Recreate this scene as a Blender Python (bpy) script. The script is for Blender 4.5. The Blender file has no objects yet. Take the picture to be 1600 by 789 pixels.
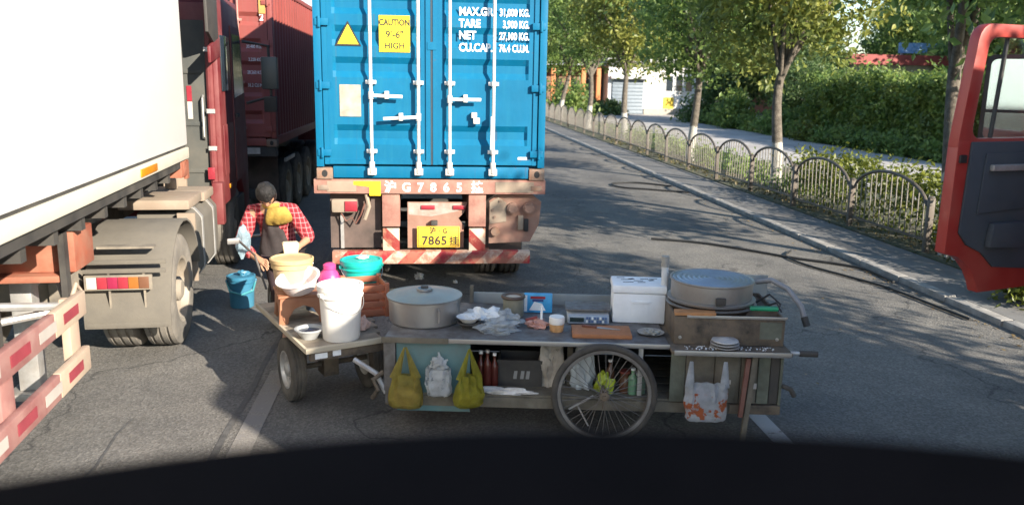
import bpy, bmesh, math, random
from mathutils import Vector, Matrix, Quaternion, noise
R = math.radians
PI = math.pi
scene = bpy.context.scene
col = scene.collection

# ------------------------------------------------------------------ camera
cam_d = bpy.data.cameras.new('camera')
cam = bpy.data.objects.new('camera', cam_d)
col.objects.link(cam)
YAW, PITCH, ROLL = R(5.95), R(11.75), R(1.0)
fwd = Vector((math.sin(YAW)*math.cos(PITCH), math.cos(YAW)*math.cos(PITCH), -math.sin(PITCH)))
rgt0 = Vector((math.cos(YAW), -math.sin(YAW), 0))
up0 = rgt0.cross(fwd)
rgt = rgt0*math.cos(ROLL) + up0*math.sin(ROLL)
upv = -rgt0*math.sin(ROLL) + up0*math.cos(ROLL)
m = Matrix((rgt, upv, -fwd)).transposed().to_4x4()
m.translation = (0, 0, 2.5)
cam.matrix_world = m
cam_d.sensor_width = 36.0
cam_d.lens = 36.0*1300/1600
cam_d.clip_start = 0.02
cam_d.clip_end = 2000
cam_d.dof.use_dof = True
cam_d.dof.focus_distance = 7.5
cam_d.dof.aperture_fstop = 2.1
scene.camera = cam

# ------------------------------------------------------------------ light
SUN = Vector((0.62, -0.78, 0.44)).normalized()
world = bpy.data.worlds.new('World')
scene.world = world
world.use_nodes = True
wn = world.node_tree
bg = wn.nodes['Background']
sky = wn.nodes.new('ShaderNodeTexSky')
sky.sky_type = 'NISHITA'
sky.sun_disc = False
sky.sun_elevation = math.asin(SUN.z)
sky.sun_rotation = math.atan2(SUN.x, SUN.y)
sky.air_density = 1.0
sky.dust_density = 0.3
sky.ozone_density = 2.0
wn.links.new(sky.outputs[0], bg.inputs[0])
bg.inputs[1].default_value = 0.115
sd = bpy.data.lights.new('sun', 'SUN')
sd.energy = 5.0
sd.angle = R(0.55)
sd.color = (1.0, 0.90, 0.76)
so = bpy.data.objects.new('sun', sd)
so.rotation_euler = SUN.to_track_quat('Z', 'Y').to_euler()
so.location = (20, -30, 30)
col.objects.link(so)
scene.view_settings.view_transform = 'Standard'
scene.view_settings.look = 'None'
scene.view_settings.exposure = 1.32
scene.view_settings.gamma = 1.0

# ------------------------------------------------------------------ materials
def hexc(h):
    def f(v):
        v /= 255.0
        return v/12.92 if v <= 0.04045 else ((v+0.055)/1.055)**2.4
    return tuple(f(int(h[i:i+2], 16)) for i in (0, 2, 4)) + (1,)

class NT:
    def __init__(s, name):
        s.m = bpy.data.materials.new(name)
        s.m.use_nodes = True
        s.t = s.m.node_tree
        s.b = s.t.nodes['Principled BSDF']
        s.out = s.t.nodes['Material Output']
    def n(s, typ, **kw):
        nd = s.t.nodes.new('ShaderNode'+typ)
        for k, v in kw.items():
            if k.startswith('i_'):
                key = k[2:]
                nd.inputs[int(key) if key.isdigit() else key].default_value = v
            else:
                setattr(nd, k, v)
        return nd
    def l(s, a, b):
        s.t.links.new(a, b)
    def coord(s, kind='Object'):
        return s.n('TexCoord').outputs[kind]
    def noise(s, vec, scale, detail=4, rough=0.55):
        nd = s.n('TexNoise')
        nd.inputs['Scale'].default_value = scale
        nd.inputs['Detail'].default_value = detail
        nd.inputs['Roughness'].default_value = rough
        s.l(vec, nd.inputs['Vector'])
        return nd.outputs[0]
    def ramp(s, fac, stops):
        nd = s.n('ValToRGB')
        e = nd.color_ramp.elements
        while len(e) < len(stops):
            e.new(0.5)
        for el, (p, c) in zip(e, stops):
            el.position = p
            el.color = c if len(c) == 4 else tuple(c)+(1,)
        s.l(fac, nd.inputs[0])
        return nd.outputs[0]
    def mix(s, fac, a, b, blend='MIX'):
        nd = s.n('Mix', data_type='RGBA', blend_type=blend)
        for sock, v in ((nd.inputs[0], fac), (nd.inputs[6], a), (nd.inputs[7], b)):
            if hasattr(v, 'is_linked') or isinstance(v, bpy.types.NodeSocket):
                s.l(v, sock)
            else:
                sock.default_value = v
        return nd.outputs[2]
    def math(s, op, a, b=None, c=None):
        nd = s.n('Math', operation=op)
        for i, v in enumerate((a, b, c)):
            if v is None: continue
            if isinstance(v, bpy.types.NodeSocket): s.l(v, nd.inputs[i])
            else: nd.inputs[i].default_value = v
        return nd.outputs[0]
    def bump(s, h, strength=0.3, dist=0.01):
        nd = s.n('Bump')
        nd.inputs['Strength'].default_value = strength
        nd.inputs['Distance'].default_value = dist
        s.l(h, nd.inputs['Height'])
        s.l(nd.outputs[0], s.b.inputs['Normal'])

def c4(c):
    if isinstance(c, str): return hexc(c)
    return tuple(c) if len(c) == 4 else tuple(c)+(1,)

def pm(name, base, rough=0.5, metal=0.0, var=0.12, scale=6.0, dirt=None, dirt_amt=0.35, dirt_scale=3.0, bump=0.0, bscale=60.0, coat=0.0):
    """paint / plastic / metal with uneven tone, dirt patches and a little relief"""
    t = NT(name)
    base = c4(base)
    v = t.coord()
    n1 = t.noise(v, scale, 5)
    lo = tuple(x*(1-var) for x in base[:3])+(1,)
    hi = tuple(min(1, x*(1+var)) for x in base[:3])+(1,)
    c = t.ramp(n1, [(0.3, lo), (0.7, hi)])
    if dirt is not None:
        n2 = t.noise(v, dirt_scale, 8, 0.65)
        f = t.ramp(n2, [(0.5-dirt_amt*0.35, (0, 0, 0)), (0.72, (1, 1, 1))])
        f2 = t.math('MULTIPLY', f, min(1.0, dirt_amt*1.6))
        c = t.mix(f2, c, c4(dirt))
        r2 = t.math('MULTIPLY_ADD', f2, 0.35, rough)
        t.l(r2, t.b.inputs['Roughness'])
    else:
        r2 = t.math('MULTIPLY_ADD', n1, 0.16, rough-0.08)
        t.l(r2, t.b.inputs['Roughness'])
    t.l(c, t.b.inputs['Base Color'])
    t.b.inputs['Metallic'].default_value = metal
    if coat: t.b.inputs['Coat Weight'].default_value = coat
    if bump:
        t.bump(t.noise(v, bscale, 4), bump, 0.01)
    return t.m

def stripe_mat(name, a, b, period, slope, wear=0.35, wearcol='8a6650', axis='X', rough=0.6, offs=0.0):
    """worn diagonal warning paint, flat print on the board"""
    t = NT(name)
    v = t.coord()
    sp = t.n('SeparateXYZ'); t.l(v, sp.inputs[0])
    s = t.math('MULTIPLY_ADD', sp.outputs['Z'], slope, sp.outputs[axis])
    s = t.math('ADD', s, 50.0+offs)
    fr = t.math('FRACT', t.math('DIVIDE', s, period))
    st = t.math('GREATER_THAN', fr, 0.5)
    c = t.mix(st, c4(a), c4(b))
    n = t.noise(v, 7, 8, 0.7)
    w = t.ramp(n, [(0.62-wear*0.5, (0, 0, 0)), (0.66-wear*0.3, (1, 1, 1))])
    c = t.mix(t.math('MULTIPLY', w, 0.85), c, c4(wearcol))
    t.l(c, t.b.inputs['Base Color'])
    t.b.inputs['Roughness'].default_value = rough
    return t.m

def leaf_mat(name, c_dark, c_light, trans=0.35, c_odd=None, odd=0.0):
    t = NT(name)
    g = t.n('NewGeometry')
    rnd = g.outputs['Random Per Island']
    stops = [(0.0, c4(c_dark)), (0.8, c4(c_light))]
    c = t.ramp(rnd, stops)
    if c_odd:
        n = t.noise(t.coord(), 0.8, 3)
        f = t.ramp(n, [(0.55-odd*0.2, (0, 0, 0)), (0.62, (1, 1, 1))])
        f = t.math('MULTIPLY', f, odd)
        c = t.mix(f, c, c4(c_odd))
    cl_ = t.noise(t.coord(), 1.9, 3, 0.6)
    c = t.mix(0.85, c, t.ramp(cl_, [(0.32, (0.55, 0.62, 0.6)), (0.68, (1.35, 1.3, 1.15))]), 'MULTIPLY')
    t.l(c, t.b.inputs['Base Color'])
    t.b.inputs['Roughness'].default_value = 0.45
    tr = t.n('BsdfTranslucent')
    t.l(c, tr.inputs[0])
    ms = t.n('MixShader'); ms.inputs[0].default_value = trans
    t.l(t.b.outputs[0], ms.inputs[1]); t.l(tr.outputs[0], ms.inputs[2])
    t.l(ms.outputs[0], t.out.inputs[0])
    return t.m

def asphalt_mat():
    t = NT('asphalt')
    v = t.coord()
    big = t.noise(v, 0.35, 4, 0.6)
    mid = t.noise(v, 2.2, 6, 0.6)
    vor = t.n('TexVoronoi'); vor.inputs['Scale'].default_value = 62.0
    t.l(v, vor.inputs['Vector'])
    fine = t.noise(v, 150, 3, 0.7)
    c = t.ramp(vor.outputs['Color'], [(0.10, (0.132, 0.126, 0.117)), (0.55, (0.185, 0.177, 0.165)), (0.95, (0.26, 0.25, 0.232))])
    c = t.mix(0.75, c, t.ramp(big, [(0.3, (0.55, 0.56, 0.58)), (0.7, (1.15, 1.12, 1.05))]), 'MULTIPLY')
    c = t.mix(0.6, c, t.ramp(mid, [(0.3, (0.68, 0.68, 0.68)), (0.7, (1.12, 1.1, 1.08))]), 'MULTIPLY')
    # wheel tracks polished darker along each lane, and squared repair patches
    sx = t.n('SeparateXYZ'); t.l(v, sx.inputs[0])
    ph = t.math('FRACT', t.math('DIVIDE', t.math('ADD', sx.outputs['X'], 41.58+1.89), 3.79))
    tk_ = t.math('ABSOLUTE', t.math('SUBTRACT', t.math('ABSOLUTE', t.math('SUBTRACT', ph, 0.5)), 0.25))
    tf = t.ramp(t.math('ADD', tk_, t.math('MULTIPLY', mid, 0.08)), [(0.06, (0.80, 0.81, 0.83)), (0.17, (1, 1, 1))])
    c = t.mix(0.8, c, tf, 'MULTIPLY')
    pv_ = t.n('TexVoronoi', feature='F1', distance='CHEBYCHEV'); pv_.inputs['Scale'].default_value = 0.22
    t.l(v, pv_.inputs['Vector'])
    pf = t.ramp(pv_.outputs['Color'], [(0.70, (1, 1, 1)), (0.715, (0.70, 0.70, 0.71))])
    c = t.mix(0.75, c, pf, 'MULTIPLY')
    # oil stains
    oil = t.noise(v, 1.1, 3, 0.5)
    of = t.ramp(oil, [(0.60, (0, 0, 0)), (0.72, (1, 1, 1))])
    c = t.mix(t.math('MULTIPLY', of, 0.55), c, (0.045, 0.045, 0.045, 1))
    # cracks
    wv = t.n('TexVoronoi', feature='DISTANCE_TO_EDGE'); wv.inputs['Scale'].default_value = 0.33
    nz = t.n('TexNoise'); nz.inputs['Scale'].default_value = 1.6; nz.inputs['Detail'].default_value = 6
    t.l(v, nz.inputs['Vector'])
    wm = t.n('VectorMath', operation='MULTIPLY_ADD')
    t.l(nz.outputs['Color'], wm.inputs[0]); wm.inputs[1].default_value = (0.9, 0.9, 0.9); t.l(v, wm.inputs[2])
    t.l(wm.outputs[0], wv.inputs['Vector'])
    cf = t.ramp(wv.outputs['Distance'], [(0.0, (1, 1, 1)), (0.006, (0, 0, 0))])
    c = t.mix(t.math('MULTIPLY', cf, 0.75), c, (0.03, 0.03, 0.03, 1))
    t.l(c, t.b.inputs['Base Color'])
    t.b.inputs['Roughness'].default_value = 0.88
    h = t.math('ADD', t.math('MULTIPLY', vor.outputs['Distance'], 0.8), t.math('MULTIPLY', fine, 0.6))
    t.bump(h, 0.55, 0.012)
    return t.m

def worn_paint_mat(name, paint, keep=0.5):
    t = NT(name)
    v = t.coord()
    n = t.noise(v, 9, 8, 0.75)
    n2 = t.noise(v, 1.3, 3, 0.6)
    f = t.math('ADD', n, t.math('MULTIPLY', n2, 0.6))
    f = t.ramp(f, [(0.80-keep*0.3, (0, 0, 0)), (0.86-keep*0.3, (1, 1, 1))])
    asp = t.ramp(t.noise(v, 90, 3), [(0.3, (0.14, 0.13, 0.118)), (0.7, (0.30, 0.28, 0.25))])
    c = t.mix(f, asp, c4(paint))
    t.l(c, t.b.inputs['Base Color'])
    t.b.inputs['Roughness'].default_value = 0.8
    t.bump(t.noise(v, 120, 3), 0.4, 0.006)
    return t.m

def glass_mat(name, tint=(0.9, 0.95, 0.95), amt=0.12):
    t = NT(name)
    tr = t.n('BsdfTransparent'); tr.inputs[0].default_value = tuple(tint)+(1,)
    gl = t.n('BsdfGlossy'); gl.inputs['Roughness'].default_value = 0.03
    fr = t.n('Fresnel'); fr.inputs[0].default_value = 1.45
    bf = t.n('NewGeometry').outputs['Backfacing']
    t.l(t.math('MULTIPLY_ADD', bf, 1/1.45-1.45, 1.45), fr.inputs[0])
    f = t.math('ADD', fr.outputs[0], amt*0.3)
    ms = t.n('MixShader')
    t.l(f, ms.inputs[0]); t.l(tr.outputs[0], ms.inputs[1]); t.l(gl.outputs[0], ms.inputs[2])
    t.l(ms.outputs[0], t.out.inputs[0])
    return t.m

def film_mat(name, colr, trans=0.35, rough=0.35, printed=None):
    """thin plastic film of a bag: part of the light goes through"""
    t = NT(name)
    v = t.coord()
    n = t.noise(v, 14, 5)
    base = c4(colr)
    c = t.ramp(n, [(0.3, tuple(x*0.75 for x in base[:3])+(1,)), (0.7, tuple(min(1, x*1.15) for x in base[:3])+(1,))])
    if printed:
        pc, sc, lo, z0, z1 = printed
        pn = t.noise(v, sc, 4, 0.6)
        f = t.ramp(pn, [(lo, (0, 0, 0)), (lo+0.04, (1, 1, 1))])
        sp = t.n('SeparateXYZ'); t.l(v, sp.inputs[0])
        f = t.math('MULTIPLY', f, t.math('GREATER_THAN', sp.outputs['Z'], z0))
        f = t.math('MULTIPLY', f, t.math('LESS_THAN', sp.outputs['Z'], z1))
        c = t.mix(f, c, c4(pc))
    t.l(c, t.b.inputs['Base Color'])
    t.b.inputs['Roughness'].default_value = rough
    tl = t.n('BsdfTranslucent'); t.l(c, tl.inputs[0])
    tp = t.n('BsdfTransparent')
    m1 = t.n('MixShader'); m1.inputs[0].default_value = trans
    t.l(t.b.outputs[0], m1.inputs[1]); t.l(tl.outputs[0], m1.inputs[2])
    m2 = t.n('MixShader'); m2.inputs[0].default_value = 0.2
    t.l(m1.outputs[0], m2.inputs[1]); t.l(tp.outputs[0], m2.inputs[2])
    t.l(m2.outputs[0], t.out.inputs[0])
    t.bump(t.noise(v, 34, 6, 0.7), 0.9, 0.03)
    return t.m

def plaid_mat():
    t = NT('plaid_cloth')
    v = t.coord()
    sp = t.n('SeparateXYZ'); t.l(v, sp.inputs[0])
    def band(sock, period, lo, hi, off=0.0):
        fr = t.math('FRACT', t.math('DIVIDE', t.math('ADD', sock, 20.0+off), period))
        return t.math('MULTIPLY', t.math('GREATER_THAN', fr, lo), t.math('LESS_THAN', fr, hi))
    x = t.math('ADD', sp.outputs['X'], t.math('MULTIPLY', sp.outputs['Y'], 0.5))
    c = c4('b02a33')
    c1 = t.mix(t.math('MULTIPLY', band(x, 0.042, 0.0, 0.35), 0.55), c, c4('4a1820'))
    c1 = t.mix(t.math('MULTIPLY', band(sp.outputs['Z'], 0.042, 0.0, 0.35), 0.5), c1, c4('4a1820'))
    c1 = t.mix(t.math('MULTIPLY', band(x, 0.042, 0.62, 0.76), 0.45), c1, c4('d8a8a6'))
    c1 = t.mix(t.math('MULTIPLY', band(sp.outputs['Z'], 0.042, 0.62, 0.76), 0.4), c1, c4('d8a8a6'))
    t.l(c1, t.b.inputs['Base Color'])
    t.b.inputs['Roughness'].default_value = 0.9
    t.bump(t.noise(v, 22, 4), 0.5, 0.02)
    return t.m

def container_mat(name, base, fade, rough=0.55):
    t = NT(name); v = t.coord()
    mp = t.n('Mapping'); mp.inputs['Scale'].default_value = (9, 9, 0.55); t.l(v, mp.inputs['Vector'])
    s1 = t.noise(mp.outputs[0], 1.6, 6, 0.65)
    n1 = t.noise(v, 1.7, 5, 0.6)
    c = t.ramp(n1, [(0.3, tuple(x*0.88 for x in c4(base)[:3])), (0.7, tuple(min(1, x*1.12) for x in c4(base)[:3]))])
    c = t.mix(t.math('MULTIPLY', t.ramp(s1, [(0.48, (0, 0, 0)), (0.75, (1, 1, 1))]), 0.55), c, c4(fade))
    sc = t.noise(v, 16, 8, 0.8)
    rf = t.ramp(t.math('ADD', sc, t.math('MULTIPLY', n1, 0.35)), [(0.83, (0, 0, 0)), (0.87, (1, 1, 1))])
    c = t.mix(t.math('MULTIPLY', rf, 0.8), c, (0.12, 0.05, 0.03, 1))
    d2 = t.n('Mapping'); d2.inputs['Scale'].default_value = (14, 14, 0.35); t.l(v, d2.inputs['Vector'])
    rs = t.ramp(t.noise(d2.outputs[0], 1.3, 3, 0.5), [(0.66, (0, 0, 0)), (0.74, (1, 1, 1))])
    c = t.mix(t.math('MULTIPLY', rs, 0.28), c, (0.10, 0.042, 0.035, 1))
    t.l(c, t.b.inputs['Base Color'])
    t.l(t.math('MULTIPLY_ADD', s1, 0.25, rough-0.12), t.b.inputs['Roughness'])
    t.bump(t.noise(v, 5, 3), 0.12, 0.03)
    return t.m

M = {}
def mat(key, *a, **k):
    if key not in M: M[key] = pm(key, *a, **k)
    return M[key]

# ------------------------------------------------------------------ mesh helpers
class MB:
    def __init__(s):
        s.v = []; s.f = []; s.mi = []; s.cur = 0
    def add(s, vs, fs):
        o = len(s.v)
        s.v += [tuple(p) for p in vs]
        for f in fs:
            s.f.append(tuple(i+o for i in f)); s.mi.append(s.cur)
        return s
    def box(s, x0, x1, y0, y1, z0, z1):
        vs = [(x, y, z) for z in (z0, z1) for y in (y0, y1) for x in (x0, x1)]
        return s.add(vs, [(0, 2, 3, 1), (4, 5, 7, 6), (0, 1, 5, 4), (2, 6, 7, 3), (0, 4, 6, 2), (1, 3, 7, 5)])
    def obox(s, p0, p1, w, h, up=(0, 0, 1)):
        """bar of section w x h from p0 to p1"""
        p0 = Vector(p0); p1 = Vector(p1)
        d = (p1-p0).normalized(); u = Vector(up)
        if abs(d.dot(u)) > 0.98: u = Vector((1, 0, 0))
        a = d.cross(u).normalized(); b = a.cross(d).normalized()
        vs = []
        for p in (p0, p1):
            for i, j in ((-1, -1), (1, -1), (1, 1), (-1, 1)):
                vs.append(p + a*(w/2*i) + b*(h/2*j))
        return s.add(vs, [(3, 2, 1, 0), (4, 5, 6, 7), (0, 1, 5, 4), (1, 2, 6, 5), (2, 3, 7, 6), (3, 0, 4, 7)])
    def tube(s, path, r, n=8, caps=True, closed=False):
        path = [Vector(p) for p in path]
        k = len(path)
        rs = r if isinstance(r, (list, tuple)) else [r]*k
        vs = []; fs = []
        prev = None
        for i, p in enumerate(path):
            if closed: d = path[(i+1) % k]-path[i-1]
            else: d = path[min(i+1, k-1)]-path[max(i-1, 0)]
            if d.length < 1e-9: d = Vector((0, 0, 1))
            d.normalize()
            if prev is None:
                u = Vector((0, 0, 1)) if abs(d.z) < 0.9 else Vector((1, 0, 0))
            else: u = prev
            a = (u - d*u.dot(d))
            if a.length < 1e-6: a = d.orthogonal()
            a.normalize(); prev = a
            b = d.cross(a)
            for j in range(n):
                t = 2*PI*j/n
                vs.append(p + (a*math.cos(t)+b*math.sin(t))*rs[i])
        for i in range(k if closed else k-1):
            for j in range(n):
                a0 = i*n+j; a1 = i*n+(j+1) % n
                b0 = ((i+1) % k)*n+j; b1 = ((i+1) % k)*n+(j+1) % n
                fs.append((a0, a1, b1, b0))
        if caps and not closed:
            fs.append(tuple(reversed(range(n)))); fs.append(tuple((k-1)*n+j for j in range(n)))
        return s.add(vs, fs)
    def cyl(s, p0, p1, r0, r1=None, n=16, caps=True):
        return s.tube([p0, p1], [r0, r0 if r1 is None else r1], n, caps)
    def lathe(s, prof, c=(0, 0, 0), n=28, axis='Z', sx=1.0, sy=1.0):
        """profile of (radius, height) turned about an axis; first/last radius 0 closes it"""
        vs = []; fs = []; k = len(prof)
        for r, h in prof:
            for j in range(n):
                t = 2*PI*j/n
                x, y = r*math.cos(t)*sx, r*math.sin(t)*sy
                if axis == 'Z': p = (c[0]+x, c[1]+y, c[2]+h)
                elif axis == 'X': p = (c[0]+h, c[1]+x, c[2]+y)
                else: p = (c[0]+y, c[1]+h, c[2]+x)
                vs.append(p)
        for i in range(k-1):
            for j in range(n):
                fs.append((i*n+j, i*n+(j+1) % n, (i+1)*n+(j+1) % n, (i+1)*n+j))
        return s.add(vs, fs)
    def prism(s, pts, f, d0, d1):
        """polygon pts (a,b) placed with f(a,b,d) and given thickness d0..d1"""
        n = len(pts)
        vs = [f(a, b, d0) for a, b in pts]+[f(a, b, d1) for a, b in pts]
        fs = [tuple(reversed(range(n))), tuple(range(n, 2*n))]
        for i in range(n):
            j = (i+1) % n
            fs.append((i, j, n+j, n+i))
        return s.add(vs, fs)
    def ring(s, outer, inner, f, d0, d1):
        n = len(outer)
        vs = []
        for d in (d0, d1):
            vs += [f(a, b, d) for a, b in outer]; vs += [f(a, b, d) for a, b in inner]
        fs = []
        for i in range(n):
            j = (i+1) % n
            fs.append((i, n+i, n+j, j)); fs.append((2*n+i, 2*n+j, 3*n+j, 3*n+i))
            fs.append((i, j, 2*n+j, 2*n+i)); fs.append((n+i, 3*n+i, 3*n+j, n+j))
        return s.add(vs, fs)
    def mesh(s, name, mats, smooth=None, bevel=0.0, segs=2):
        me = bpy.data.meshes.new(name)
        me.from_pydata([tuple(p) for p in s.v], [], s.f)
        if any(s.mi): me.polygons.foreach_set('material_index', s.mi)
        bm = bmesh.new(); bm.from_mesh(me)
        bmesh.ops.remove_doubles(bm, verts=bm.verts, dist=1e-5)
        bmesh.ops.dissolve_degenerate(bm, edges=bm.edges, dist=1e-6)
        bmesh.ops.recalc_face_normals(bm, faces=bm.faces)
        if bevel:
            es = [e for e in bm.edges if len(e.link_faces) == 2 and e.calc_face_angle(0) > 0.6]
            bmesh.ops.bevel(bm, geom=es, offset=bevel, segments=segs, affect='EDGES', clamp_overlap=True, profile=0.6)
        bm.to_mesh(me); bm.free()
        if smooth is None: smooth = 32
        if smooth:
            me.polygons.foreach_set('use_smooth', [True]*len(me.polygons))
            me.set_sharp_from_angle(angle=R(smooth))
        for mt in (mats if isinstance(mats, (list, tuple)) else [mats]):
            me.materials.append(mt)
        me.update()
        return me
    def build(s, name, mats, parent=None, smooth=None, bevel=0.0, loc=None, segs=2):
        o = bpy.data.objects.new(name, s.mesh(name, mats, smooth, bevel, segs))
        col.objects.link(o)
        if parent is not None: o.parent = parent
        if loc is not None: o.location = loc
        return o

def link(name, me, parent=None, loc=(0, 0, 0), rz=0.0):
    o = bpy.data.objects.new(name, me)
    col.objects.link(o)
    o.parent = parent; o.location = loc; o.rotation_euler = (0, 0, rz)
    return o
def tag(o, label, cat, group=None):
    o['label'] = label; o['category'] = cat
    if group: o['group'] = group
    return o
def thing(name, label, cat, loc=(0, 0, 0), rz=0.0, group=None):
    o = bpy.data.objects.new(name, None)
    o.empty_display_size = 0.2
    col.objects.link(o)
    o.location = loc; o.rotation_euler = (0, 0, rz)
    return tag(o, label, cat, group)
def struct(o):
    o['kind'] = 'structure'
    return o
def copy_tree(o, parent=None):
    c = o.copy(); col.objects.link(c); c.parent = parent
    for ch in list(o.children): copy_tree(ch, c)
    return c
def BX(name, mt, parent, x0, x1, y0, y1, z0, z1, bevel=0.0):
    return MB().box(x0, x1, y0, y1, z0, z1).build(name, mt, parent, bevel=bevel)
_font = None
def text_mesh(txt, size, mt, name='lettering', bold=0.0, depth=0.0008, spacing=1.0, align='LEFT'):
    cu = bpy.data.curves.new('txt', 'FONT')
    cu.body = txt; cu.size = size; cu.offset = bold; cu.extrude = depth
    cu.space_character = spacing; cu.align_x = align
    cu.resolution_u = 3
    o = bpy.data.objects.new('txt', cu)
    col.objects.link(o)
    bpy.context.view_layer.update()
    dg = bpy.context.evaluated_depsgraph_get()
    me = bpy.data.meshes.new_from_object(o.evaluated_get(dg))
    bpy.data.objects.remove(o); bpy.data.curves.remove(cu)
    me.name = name
    me.materials.clear(); me.materials.append(mt)
    return me
def text(txt, size, mt, parent, loc, rot=(PI/2, 0, 0), name='lettering', bold=0.0, spacing=1.0, align='LEFT', sx=1.0):
    me = text_mesh(txt, size, mt, name, bold, 0.0008, spacing, align)
    o = link(name, me, parent, loc)
    o.rotation_euler = rot
    o.scale = (sx, 1, 1)
    return o
def crumple(mb, c, sx, sy, sz, seed, amp=0.35, freq=2.0, sub=3, flat=True):
    bm = bmesh.new()
    bmesh.ops.create_icosphere(bm, subdivisions=sub, radius=1.0)
    vs = []
    for v in bm.verts:
        d = v.co.normalized()
        k = 1+amp*(noise.noise(d*freq+Vector((seed*7.3, seed*1.7, 0)))*1.4 + 0.6*noise.noise(d*freq*2.7+Vector((0, seed*3.1, 5))))
        p = Vector((d.x*sx*k, d.y*sy*k, d.z*sz*k))
        if flat and p.z < -sz*0.35: p.z = -sz*0.35
        vs.append(Vector(c)+p)
    fs = [tuple(v.index for v in f.verts) for f in bm.faces]
    bm.free()
    return mb.add(vs, fs)
def ground_z(z0, sz): return z0+sz*0.35
# ================================================================== SETTING
rng = random.Random(7)
asph = asphalt_mat()
conc = pm('pavement_concrete', (0.18, 0.18, 0.178), 0.85, var=0.18, scale=1.5, dirt=(0.13, 0.12, 0.11), dirt_amt=0.5, dirt_scale=2.2, bump=0.4, bscale=70)
kerbm = pm('kerb_concrete', (0.40, 0.385, 0.36), 0.85, var=0.2, scale=4, dirt=(0.14, 0.13, 0.12), dirt_amt=0.55, dirt_scale=5, bump=0.4, bscale=50)
soil = pm('soil', (0.09, 0.075, 0.055), 0.95, var=0.4, scale=5, dirt=(0.05, 0.07, 0.03), dirt_amt=0.6, dirt_scale=3, bump=0.9, bscale=25)
pathm = pm('path_concrete', (0.42, 0.40, 0.38), 0.85, var=0.15, scale=0.6, dirt=(0.2, 0.19, 0.18), dirt_amt=0.4, dirt_scale=0.8, bump=0.2)
groundm = pm('ground_earth', (0.10, 0.10, 0.065), 0.95, var=0.4, scale=0.5, dirt=(0.06, 0.08, 0.03), dirt_amt=0.6, dirt_scale=0.3, bump=0.6, bscale=10)

def sheet(name, mt, x0, x1, y0, y1, z):
    b = MB().add([(x0, y0, z), (x1, y0, z), (x1, y1, z), (x0, y1, z)], [(0, 1, 2, 3)])
    return struct(b.build(name, mt, smooth=0))
sheet('ground', groundm, -400, 400, -300, 900, -0.03)
sheet('road', asph, -14, 6.12, -40, 260, 0.0)

# kerb stones, raised pavement, planted strip, inner drive
kerb_o = struct(MB().box(6.135, 6.24, -40, 200, -0.02, 0.055).build('kerb', kerbm, smooth=0))
ks = MB().box(-0.075, 0.075, 0.004, 0.986, -0.02, 0.075).mesh('kerbstone', kerbm, bevel=0.015)
for i in range(62):
    link('kerbstone', ks, kerb_o, (6.19+rng.uniform(-0.006, 0.006), -4+i*1.0, rng.uniform(-0.006, 0.004)))
pv = MB().box(6.268, 7.22, -40, 200, -0.02, 0.066)
struct(pv.build('pavement', conc, smooth=0))
struct(MB().box(7.222, 10.6, -40, 200, -0.02, 0.09).build('planting_strip', soil, smooth=0))
struct(MB().box(10.6, 16.6, -40, 54, -0.02, 0.06).build('inner_path', pathm, smooth=0))
struct(MB().box(10.6, 40, 54, 62.5, -0.02, 0.064).build('forecourt', pathm, smooth=0))

# worn lane lines
wl = worn_paint_mat('worn_lane_paint', (0.21, 0.20, 0.19), 0.15)
wl2 = worn_paint_mat('worn_edge_paint', (0.42, 0.40, 0.36), 0.4)
tar = pm('tar_joint', (0.09, 0.088, 0.085), 0.7, var=0.3, scale=12, bump=0.4)
def strip(name, mt, pts, w, z=0.004):
    b = MB(); L = []
    for x, y in pts: L += [(x-w/2, y, z), (x+w/2, y, z)]
    b.add(L, [(2*i, 2*i+1, 2*i+3, 2*i+2) for i in range(len(pts)-1)])
    return struct(b.build(name, mt, smooth=0))
strip('lane_line', wl, [(-1.27, 1.0), (-1.27, 7.0)], 0.15)
strip('lane_line', wl, [(-1.27, 13.0), (-1.27, 19.0)], 0.15)
strip('lane_line', worn_paint_mat('worn_lane_paint_right', (0.46, 0.45, 0.43), 0.5), [(2.52, 0.5), (2.52, 6.3)], 0.14)
strip('lane_line', wl, [(2.52, 18.0), (2.52, 24.0)], 0.14)
strip('lane_line', wl, [(2.52, 30.0), (2.52, 36.0)], 0.14)
j = [( -1.43+0.008*math.sin(y*1.3)+0.008*math.sin(y*4.1), y) for y in [i*0.3 for i in range(-10, 160)]]
strip('tar_joint', tar, j, 0.045, 0.005)
j = [( -2.05+0.12*math.sin(y*0.9)+0.03*math.sin(y*5.1), y) for y in [2+i*0.25 for i in range(0, 17)]]
strip('road_crack', tar, j, 0.018, 0.005)

# ------------------------------------------------------------------ fence with arched panels
galv = pm('fence_paint', (0.11, 0.10, 0.088), 0.5, 0.3, var=0.2, scale=5, dirt=(0.16, 0.12, 0.09), dirt_amt=0.45, dirt_scale=9)
galv2 = pm('fence_bar_paint', (0.21, 0.20, 0.18), 0.5, 0.2, var=0.2, scale=5, dirt=(0.2, 0.16, 0.12), dirt_amt=0.4, dirt_scale=9)
PL = 2.3
fence = thing('railing_fence', 'grey metal railing fence with arched panels along the kerb planting strip', 'fence', (7.37, 0, 0.10))
def arch_z(t):  # t in 0..1
    u = 2*t-1
    return 0.60+0.46*math.sqrt(max(0.0, 1-u*u*0.97))
pm_ = MB()
pm_.tube([(0, PL*(0.03+0.94*i/24), arch_z(i/24)) for i in range(25)], 0.027, 8)
pm_.obox((0, 0.04, 0.17), (0, PL-0.04, 0.17), 0.03, 0.035)
panel_me = pm_.mesh('arch_panel', galv)
NB = 14
bar_me = []
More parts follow.
